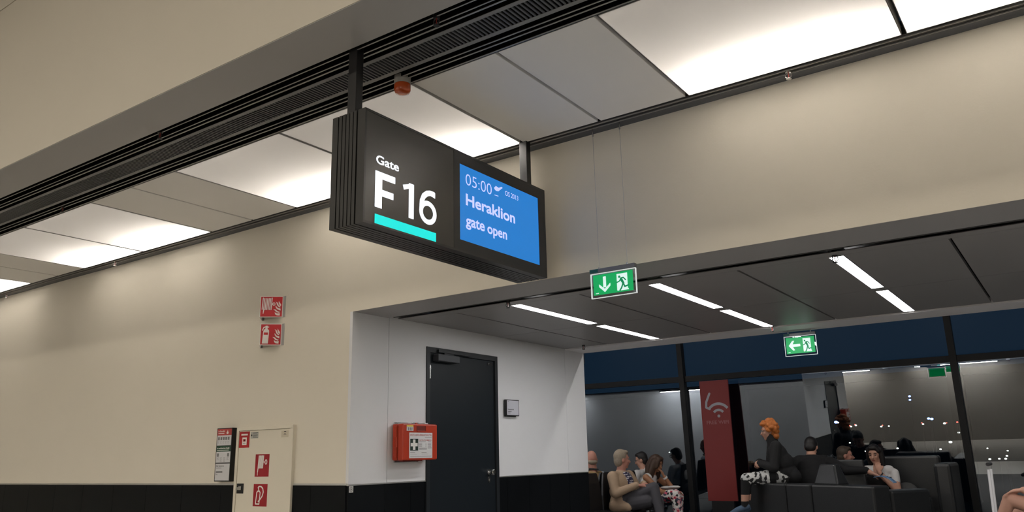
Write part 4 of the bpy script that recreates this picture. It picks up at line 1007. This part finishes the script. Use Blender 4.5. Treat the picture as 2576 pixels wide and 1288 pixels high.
f.build('hair', {'hair': BR}, p); eyes(p, H, .96).build('eyebrows', BR, p)
w1 = L_(.315, .03, .345); w2 = L_(.305, .02, .365); G().tube([w1, w2], .034, 14).build('wristwatch', WHITE, p)
for an, to in ((L_(.56, -.11, -.36), L_(.72, -.12, -.45)), (L_(.42, .10, -.45), L_(.60, .10, -.555))):
    G().tube([an+V((0, 0, -.005)), an+V((.004, 0, -.02))], .042, 14).tube([an.lerp(to, .45)+V((0, 0, -.02)), an.lerp(to, .62)+V((0, 0, -.02))], .043, 12).build('sandal', WHITE, p)
jk = thing('folded_jacket', L_(.36, .12, .20), 'folded white jacket lying on the floral trousers of the long-haired woman', 'jacket')
Fig().ell(L_(.34, .10, .215), (.15, .10, .028), 'c').ell(L_(.42, .06, .225), (.10, .08, .020), 'c').cone(L_(.26, .16, .21), L_(.47, .10, .222), .03, .022, 'c').build('jacket_cloth', {'c': MATS['white_top']}, jk)

# -- man with his back turned at the wall end
hp = V((-5.95, 10.47, 0)); p = person(hp, 'seated bald man in a tan vest seen from behind, next to the white wall end')
B = Fr((hp.x, hp.y, .55), (-1, .12)); F = Fig(); L_ = B.p
T, N = L_(-.03, 0, .30), L_(-.03, 0, .475)
torso(F, B, T, N, .20, 'vest', 1.1, .2, .18)
F.cone(N-V((0, 0, .03)), N+V((-.01, 0, .10)), .062, .060, 'skin'); H = Fr(N+V((-.02, .0, .165)), (-.75, .75), .1); head(F, H, s=1.03)
arm(F, L_(-.02, .215, .40), L_(.03, .27, .15), L_(.25, .12, .15), ('shirt', 'shirt'), (.068, .055, .042)); arm(F, L_(-.02, -.215, .40), L_(.03, -.27, .15), L_(.25, -.12, .15), ('shirt', 'shirt'), (.068, .055, .042))
hand(F, L_(.26, .11, .15), B.f-B.l*.4, -B.u, -1); hand(F, L_(.26, -.11, .15), B.f+B.l*.4, -B.u, 1)
for k in (-1, 1): leg(F, L_(.02, k*.10, .06), L_(.46, k*.11, .06), L_(.46, k*.12, -.50), L_(.65, k*.13, -.57))
F.build('body', {'vest': cloth('tan_vest', (.30, .20, .09)), 'shirt': cloth('pale_blue_check', (.40, .44, .52)), 'bottom': MATS['grey_trousers'], 'skin': SKR, 'lips': LIPS, 'shoe': BLKM}, p)
f = Fig(); f.ell(H.p(-.055, 0, -.045), (.046, .076, .040), 'hair', H.m); f.build('hair', {'hair': MATS['hair_grey']}, p); eyes(p, H).build('eyebrows', MATS['hair_grey'], p)
g = G(); g.tube([N+B.f*.07+V((0, 0, .0)), N+B.l*.085+V((0, 0, .03)), N-B.f*.085+V((0, 0, .02)), N-B.l*.085+V((0, 0, .03)), N+B.f*.07+V((0, 0, .0))], .014, 8, False); g.build('neck_strap', BLKM, p)

# -- man in the white shirt with glasses
hp = V((-5.84, 11.97, 0)); p = person(hp, 'seated dark-haired man in a white shirt and glasses, behind the bench backs')
B = Fr((hp.x, hp.y, .55), (-1, -.05)); F = Fig(); L_ = B.p
T, N = L_(.0, 0, .29), L_(.01, 0, .46)
torso(F, B, T, N, .185, 'shirt', 1.0, 0, .17); F.cone(N-V((0, 0, .03)), N+V((-.02, 0, .09)), .055, .052, 'skin'); H = Fr(N+V((-.035, 0, .145)), (-.95, -.25), .22); head(F, H)
arm(F, L_(.04, .20, .40), L_(.10, .26, .15), L_(.32, .14, .16), ('shirt', 'shirt'), (.062, .052, .04)); arm(F, L_(.04, -.20, .40), L_(.10, -.26, .15), L_(.32, -.14, .16), ('shirt', 'shirt'), (.062, .052, .04))
hand(F, L_(.33, .13, .16), B.f-B.l*.4, -B.u, -1); hand(F, L_(.33, -.13, .16), B.f+B.l*.4, -B.u, 1)
F.chain([N+V((.055, -.05, -.005)), N+V((.06, 0, .01)), N+V((.055, .05, -.005))], [.022, .024, .022], 'shirt')
for k in (-1, 1): leg(F, L_(.02, k*.10, .06), L_(.46, k*.11, .06), L_(.46, k*.12, -.48), L_(.65, k*.13, -.55))
F.build('body', {'shirt': cloth('white_shirt', (.60, .58, .57)), 'bottom': MATS['grey_trousers'], 'skin': SK, 'lips': LIPS, 'shoe': BLKM}, p)
DK = mat('hair_black', (.010, .008, .008), .5, var=.3, vscale=40, bump=.5, bscale=140)
hairshort(H).build('hair', {'hair': DK}, p); eyes(p, H).build('eyebrows', DK, p)
g = G()
for k in (-1, 1):
    PG = PL(H.p(.098, k*.034, .004), H.l, -H.u); 
    pts = [H.p(.098, k*.034+.026*math.cos(a), .002+.021*math.sin(a)) for a in [2*PI*i/14 for i in range(15)]]; g.tube(pts, .0026, 6, False); g.tube([H.p(.098, k*.060, .008), H.p(-.01, k*.082, .012)], .0026, 6)
g.tube([H.p(.098, -.008, .006), H.p(.098, .008, .006)], .0026, 6); g.build('glasses', STEEL, p)

# -- red-haired person on the sofa back
hp = py(1974, 1202, 10.70); p = person(hp, 'red curly-haired person in a black jacket perched on the sofa back')
B = Fr((hp.x, hp.y, .875), (-.86, -.36)); F = Fig(); L_ = B.p
T, N = L_(.06, 0, .31), L_(.09, 0, .475)
rot, up, ff, ll = torso(F, B, T, N, .195, 'jacket', 1.1, .1, .185)
F.ell(L_(-.0, 0, .10), (.175, .20, .12), 'jacket', rot); F.ell(L_(.02, 0, .22), (.16, .20, .15), 'jacket', rot); F.cone(L_(-.08, -.1, .06), L_(-.10, .1, .06), .10, .10, 'jacket')
F.cone(N-V((0, 0, .05)), N+B.f*.03+V((0, 0, .07)), .082, .068, 'jacket'); F.cone(N, N+B.f*.05+V((0, 0, .10)), .05, .048, 'skin')
H = Fr(N+B.f*.055+V((0, 0, .155)), (-.86, -.40), .10); head(F, H, s=.98)
arm(F, L_(.09, .215, .43), L_(.14, .265, .17), L_(.29, .06, .22), ('jacket', 'jacket'), (.076, .062, .046)); arm(F, L_(.09, -.215, .43), L_(.14, -.265, .17), L_(.29, -.05, .24), ('jacket', 'jacket'), (.076, .062, .046))
hand(F, L_(.29, .04, .22), B.f*.3-B.l*.9, -B.u, -1, .7); hand(F, L_(.29, -.03, .24), B.f*.3+B.l*.9, -B.u, 1, .7)
leg(F, L_(.03, .10, .06), L_(.48, .10, .035), L_(.53, .08, -.29), L_(.70, .09, -.385), (.10, .075, .045), ('pattern', 'bottom', 'shoe'))
leg(F, L_(.03, -.10, .06), L_(.46, -.12, .03), L_(.40, -.12, -.30), L_(.58, -.13, -.40), (.10, .075, .045), ('pattern', 'bottom', 'shoe'))
def rule(c, mi, nm, B=B):
    d = c-np.array(B.o); u = d@np.array(B.u); a = d@np.array(B.f)
    k = (mi == nm.index('bottom')) & (u < -.16) & (u > -.24) & (a > .3); mi[k] = nm.index('skin')
    k = (mi == nm.index('shoe')) & (u < -.385); mi[k] = nm.index('sole')
    k = (mi == nm.index('pattern')) & (a > .20) & (a < .235); mi[k] = nm.index('stripe')
    k = (mi == nm.index('pattern')) & (a > .12) & (a < .20); mi[k] = nm.index('bottom')
F.build('body', {'jacket': cloth('black_jacket', (.012, .012, .013)), 'pattern': pattern('black_white_print', [(.62, .62, .60), (.02, .02, .02), (.5, .5, .5), (.55, .55, .54), (.015, .015, .015)], 30), 'bottom': cloth('black_leggings', (.010, .010, .011)), 'skin': SK, 'lips': LIPS, 'shoe': cloth('blue_grey_sneaker', (.07, .11, .17)), 'sole': WHITE, 'stripe': WHITE}, p, rule=rule)
RH = mat('hair_red', (.52, .16, .035), .55, var=.35, vscale=45, bump=.6, bscale=120)
f = hairshort(H, 1.04); rr = random.Random(7)
for k in range(70):
    a = rr.uniform(0, 2*PI); z = rr.uniform(-.55, 1); q = math.sqrt(1-z*z) if abs(z) < 1 else 0
    x = q*math.cos(a)
    if x > .45 and z < .35: continue
    f.ell(H.p(-.024+.100*x, .092*q*math.sin(a), .034+.105*z), (rr.uniform(.02, .034),)*3, 'hair')
f.ell(H.p(-.075, 0, -.075), (.05, .085, .05), 'hair', H.m); f.ell(H.p(.062, 0, .095), (.034, .06, .028), 'hair', H.m)
f.build('hair', {'hair': RH}, p, .007, 1); eyes(p, H, .98).build('eyebrows', RH, p)

# -- man in black seen from behind, reaching out with one arm
hp = py(2042, 1205, 11.0); p = person(hp, 'dark-haired man in black seen from behind, bending forward beside the headrest')
B = Fr((hp.x, hp.y, .60), (-.12, 1)); F = Fig(); L_ = B.p
T, N = L_(.10, 0, .40), L_(.17, 0, .585)
rot, up, ff, ll = torso(F, B, T, N, .215, 'top', 1.15, .2, .19); F.ell(L_(.07, 0, .30), (.15, .205, .2), 'top', rot)
F.cone(N-V((0, 0, .03)), N+B.f*.05+V((0, 0, .06)), .064, .06, 'skin'); H = Fr(N+B.f*.085+V((0, 0, .10)), (-.05, 1), .55); head(F, H, s=1.04)
e1 = py(2128, 1184, 10.95); e2 = py(2178, 1183, 10.9); e3 = py(2186, 1186, 10.9)
arm(F, L_(.12, -.235, .49), e1, e2, ('top', 'top'), (.075, .060, .046)); F.cone(e2, py(2192, 1190, 10.9), .036, .030, 'skin'); hand(F, py(2192, 1190, 10.9), V((.85, .1, -.42)), V((.1, -.2, -1)), 1, .25, s=1.12)
arm(F, L_(.12, .235, .49), L_(.02, .31, .22), L_(.24, .22, .14), ('top', 'skin'), (.075, .052, .036)); hand(F, L_(.25, .21, .14), B.f, -B.u, -1)
for k in (-1, 1): leg(F, L_(.02, k*.10, .04), L_(.46, k*.13, .02), L_(.46, k*.13, -.50), L_(.65, k*.14, -.57))
F.build('body', {'top': cloth('black_tee', (.007, .007, .008)), 'bottom': MATS['grey_trousers'], 'skin': SK, 'lips': LIPS, 'shoe': BLKM}, p)
hairshort(H, 1.05).build('hair', {'hair': DK}, p); eyes(p, H, 1.04).build('eyebrows', DK, p)
# magazine under that hand
m0 = py(2202, 1203, 10.92); mg = thing('magazine', m0, 'open pale blue magazine under the outstretched hand on the sofa arm', 'magazine')
g = G(); rows = [(0, .016), (.06, .030), (.12, .020), (.17, -.005), (.22, -.05)]
for (xa, za), (xb, zb) in zip(rows, rows[1:]):
    g.hexa([m0+V((xa, -.10, za-.006)), m0+V((xb, -.10, zb-.006)), m0+V((xb, .10, zb-.006)), m0+V((xa, .10, za-.006)), m0+V((xa, -.10, za)), m0+V((xb, -.10, zb)), m0+V((xb, .10, zb)), m0+V((xa, .10, za))])
g.build('magazine_pages', pattern('blue_print', [(.10, .22, .42), (.16, .30, .50), (.30, .40, .52), (.08, .18, .36)], 14), mg)

# -- man behind the headrests
hp = py(2136, 1215, 11.66); p = person(hp, 'brown-haired man in a grey top behind the headrests, face turned to the woman')
B = Fr((hp.x, hp.y-.02, .53), (.12, 1)); F = Fig(); L_ = B.p
T, N = L_(-.02, 0, .32), L_(-.02, 0, .49); torso(F, B, T, N, .19, 'top', 1.05, 0, .17)
F.cone(N-V((0, 0, .03)), N+V((.0, 0, .09)), .058, .056, 'skin'); H = Fr(N+V((.01, 0, .15)), (.88, .25)); head(F, H)
for k in (-1, 1):
    arm(F, L_(-.02, k*.20, .40), L_(.04, k*.22, .15), L_(.26, k*.12, .14), ('top', 'skin'), (.062, .046, .032)); hand(F, L_(.27, k*.14, .14), B.f-B.l*k*.4, -B.u, -k)
    leg(F, L_(.02, k*.10, .04), L_(.40, k*.11, .04), L_(.40, k*.12, -.42), L_(.58, k*.13, -.495))
F.build('body', {'top': cloth('grey_top', (.22, .22, .23)), 'bottom': MATS['grey_trousers'], 'skin': SKR, 'lips': LIPS, 'shoe': BLKM}, p)
BH = mat('hair_dark_brown', (.045, .030, .020), .6, var=.3, vscale=50, bump=.5, bscale=140)
f = hairshort(H); f.ell(H.p(-.095, 0, -.065), (.035, .05, .022), 'hair', H.m); f.build('hair', {'hair': BH}, p); eyes(p, H).build('eyebrows', BH, p)

# -- woman with her hand at her mouth
hp = py(2214, 1216, 11.55); p = person(hp, 'black-haired woman in a white and black top holding her hand to her mouth')
B = Fr((hp.x, hp.y, .53), (.05, -1)); F = Fig(); L_ = B.p
T, N = L_(.0, 0, .33), L_(.01, 0, .51); rot, up, ff, ll = torso(F, B, T, N, .175, 'white', .95, 0, .17)
F.cone(N-V((0, 0, .03)), N+B.f*.02+V((0, 0, .09)), .05, .046, 'skin'); H = Fr(N+B.f*.04+V((-.02, 0, .14)), (-.05, -1), .18); head(F, H, s=.97)
arm(F, L_(.0, .185, .41), L_(.12, .215, .19), L_(.165, .035, .415), ('white', 'skin'), (.056, .046, .030), .45); hand(F, L_(.16, .03, .43), V((-.12, .28, .85)), V((0, 1, -.2)), -1, .6, s=.98)
arm(F, L_(.0, -.185, .41), L_(.06, -.22, .16), L_(.26, -.05, .15), ('white', 'skin'), (.056, .044, .030), .45); hand(F, L_(.27, -.04, .15), B.f+B.l*.5, -B.u, 1, .5, s=.95)
for k in (-1, 1): leg(F, L_(.02, k*.09, .04), L_(.44, k*.10, .04), L_(.42, k*.10, -.42), L_(.58, k*.11, -.495), (.09, .062, .042))
def rule(c, mi, nm, B=B):
    d = c-np.array(B.o); a, b, u = d@np.array(B.f), d@np.array(B.l), d@np.array(B.u)
    k = (mi == nm.index('white')) & (u < .40-.25*np.maximum(0, b)) & (np.abs(b) < .155); mi[k] = nm.index('black')
    k = (mi == nm.index('white')) & (a > .03) & (u > .40) & (np.abs(b) < .05); mi[k] = nm.index('skin')
F.build('body', {'white': MATS['white_shirt'], 'black': MATS['black_tee'], 'bottom': cloth('dark_jeans', (.02, .022, .03)), 'skin': SK, 'lips': LIPS, 'shoe': BLKM}, p, rule=rule)
f = hairshort(H, 1.0); P = H.p
f.chain([P(-.03, .062, .05), P(-.02, .082, -.06), P(-.01, .085, -.17)], [.045, .040, .034], 'hair'); f.chain([P(-.03, -.062, .05), P(-.03, -.078, -.06), P(-.04, -.07, -.14)], [.045, .036, .028], 'hair'); f.chain([P(-.06, 0, 0), P(-.08, 0, -.14)], [.08, .06], 'hair')
f.cone(P(.035, .02, .095), P(.03, .068, .045), .03, .022, 'hair'); f.cone(P(.035, -.02, .095), P(.03, -.066, .045), .028, .02, 'hair')
f.build('hair', {'hair': DK}, p); eyes(p, H, .97).build('eyebrows', DK, p)
a = L_(.160, .055, .39); b = L_(.164, .043, .402); G().tube([a, b], .034, 14).build('bracelet', BLKM, p)

# -- bare-legged traveller at the right with a trolley case
kn = py(2540, 1240, 8.9); p = person(V((kn.x+.46, 8.9, 0)), 'seated traveller in black shorts with bare legs and a hand on the knee')
B = Fr((kn.x+.47, 8.86, .58), (-1, .02)); F = Fig(); L_ = B.p; T, N = L_(-.02, 0, .33), L_(-.02, 0, .51); torso(F, B, T, N, .20, 'top', 1.05)
F.cone(N-V((0, 0, .03)), N+V((0, 0, .10)), .06, .058, 'skin'); H = Fr(N+V((-.01, 0, .16)), (-1, 0)); head(F, H)
ank = py(2492, 1292, 8.82)
kz = kn.z-.58-.055
for k, kk, an in ((1, L_(.47, .06, kz), L_(.62, .06, -.09)), (-1, L_(.44, -.14, .05), L_(.50, -.14, -.49))):
    m = L_(.02, k*.10, .06).lerp(kk, .62); F.cone(L_(.02, k*.10, .06), m, .10, .085, 'bottom'); F.cone(m, kk, .072, .062, 'skin'); F.cone(kk, an, .060, .040, 'skin')
    to = an+V((-.18, 0, -.06)); F.chain([an+V((.03, 0, -.035)), an.lerp(to, .5), to], [.042, .04, .03], 'shoe')
arm(F, L_(-.02, .22, .43), L_(.16, .27, .24), L_(.345, .09, kz+.085), ('top', 'skin'), (.065, .048, .033)); hand(F, L_(.35, .09, kz+.088), B.f-V((0, 0, .15)), -B.u, -1, .35, s=1.1)
arm(F, L_(-.02, -.22, .43), L_(.05, -.27, .17), L_(.27, -.14, .16), ('top', 'skin'), (.065, .048, .033)); hand(F, L_(.28, -.13, .16), B.f, -B.u, 1)
F.build('body', {'top': MATS['grey_top'], 'bottom': MATS['black_tee'], 'skin': SK, 'lips': LIPS, 'shoe': BLKM}, p)
hairshort(H).build('hair', {'hair': BH}, p); eyes(p, H).build('eyebrows', BH, p)
bx_ = V((kn.x+.47, 8.86, 0)); bt = thing('lounge_bench', bx_, 'pale low bench under the bare-legged traveller', 'bench')
G().box(bx_.x-.24, bx_.x+.40, 8.45, 9.3, .50, .575).build('seat', WHITE, bt, bevel=.02)
for sx in (-.18, .34):
    for yy in (8.52, 9.23): G().tube([(bx_.x+sx, yy, 0), (bx_.x+sx, yy, .51)], .018, 10).build('leg', CHROME, bt)
tp_, bt_ = py(2485, 1168, 8.45), py(2500, 1288, 8.45)
sc = thing('trolley_case', (bt_.x, 8.45, 0), 'dark trolley case with an extended silver handle beside the bare-legged traveller', 'suitcase')
G().box(bt_.x-.09, bt_.x+.17, 8.28, 8.66, .06, .62).build('case_shell', mat('case_dark', (.015, .015, .018), .4), sc, bevel=.03)
dv = (bt_-tp_).normalized()
G().tube([tp_+dv*.045, bt_+dv*.12], .0125, 12).build('handle_pole', mat('handle_silver', (.72, .72, .74), .35, metal=.3), sc)
G().tube([tp_+dv*.045+V((0, .22, 0)), bt_+dv*.12+V((0, .22, 0))], .0105, 12).build('handle_pole', MATS['handle_silver'], sc)
G().tube([tp_+V((0, -.02, .0)), tp_+V((0, .24, 0))], .016, 12).build('handle_grip', BLKM, sc)
for yy in (8.32, 8.62):
    for xx in (-.05, .13): G().tube([(bt_.x+xx, yy-.015, .03), (bt_.x+xx, yy+.015, .03)], .03, 14).build('wheel', BLKM, sc)
bg = py(2290, 1200, 11.75); bk = thing('travel_bag', (bg.x, bg.y, .47), 'grey soft bag lying on the window sofa beside the black-haired woman', 'bag')
Fig().ell((bg.x-.02, bg.y, .60), (.19, .13, .13), 'c').ell((bg.x-.06, bg.y, .72), (.13, .10, .10), 'c').cone((bg.x+.08, bg.y, .66), (bg.x+.15, bg.y, .56), .06, .05, 'c').build('bag_body', {'c': cloth('bag_grey', (.075, .075, .075), vs=20)}, bk)
G().ell((bg.x-.20, bg.y-.08, .55), (.03, .03, .05), 10, 8).build('bag_tag', mat('bag_tag_red', (.25, .01, .02), .6), bk, smooth=True)

# ------------------------------------------------------------------ outside in the dark
bd = thing('terminal_wing', (-20, 75, -3), 'long dark terminal wing across the apron', 'building')
G().box(-150, 110, 75, 90, -3, 6.9).build('wall', mat('wing_dark', (.03, .032, .035), .8), bd)
G().box(-151, 111, 74.5, 91, 6.9, 7.5).build('roof', mat('wing_roof', (.02, .02, .022), .8), bd)
for k, xx in enumerate((-62, -44, -26, -8, 10)): G().box(xx-.6, xx+.6, 74.2, 75, -3, 7.0).build('pier', mat('wing_pier', (.012, .012, .014), .8), bd)
def lamp_out(u, v, col, es, sz, k):
    Yl = 58+(k*7) % 13; q = py(u, v, Yl); nm = 'apron_'+col
    c = {'white': (1, .95, .85), 'blue': (.25, .35, 1), 'red': (1, .08, .05)}[col]
    t = thing('apron_light', (q.x, q.y, -3), col+' apron lamp on a thin mast out in the dark', 'apron light', col+' lamps on the dark apron')
    G().tube([(q.x, q.y, -3), (q.x, q.y, q.z)], .03, 6).build('mast', BLKM, t)
    G().ell(q, (sz*1.4, sz, sz), 10, 8).build('lamp_head', mat('lamp_'+col, (.5, .5, .5), .5, emit=c, es=es), t)
for k, (u, v, col, sz) in enumerate(((2103, 1062, 'blue', .16), (2108, 1063, 'white', .10), (2141, 1073, 'white', .08), (2138, 1071, 'red', .06), (2153, 1070, 'white', .08), (2151, 1068, 'red', .06), (2217, 1073, 'white', .09), (2220, 1070, 'red', .06), (2236, 1072, 'white', .07),
        (2319, 1064, 'red', .06), (2322, 1067, 'white', .08), (2336, 1053, 'blue', .14), (2344, 1054, 'blue', .14), (2376, 1065, 'white', .10), (2381, 1064, 'red', .06), (2408, 1062, 'red', .07), (2288, 997, 'blue', .12), (2289, 1006, 'blue', .10), (2412, 1088, 'white', .10), (2391, 1112, 'white', .13),
        (2138, 1114, 'white', .08), (2178, 1135, 'white', .09), (2258, 1128, 'white', .10), (2366, 1130, 'white', .09), (2484, 1128, 'white', .07), (2535, 1134, 'white', .07), (2490, 1155, 'white', .09), (2514, 1154, 'white', .09), (2530, 1154, 'white', .09), (2533, 1147, 'white', .09), (1684, 1138, 'white', .06))):
    lamp_out(u, v, col, 9.0, sz*.55, k)
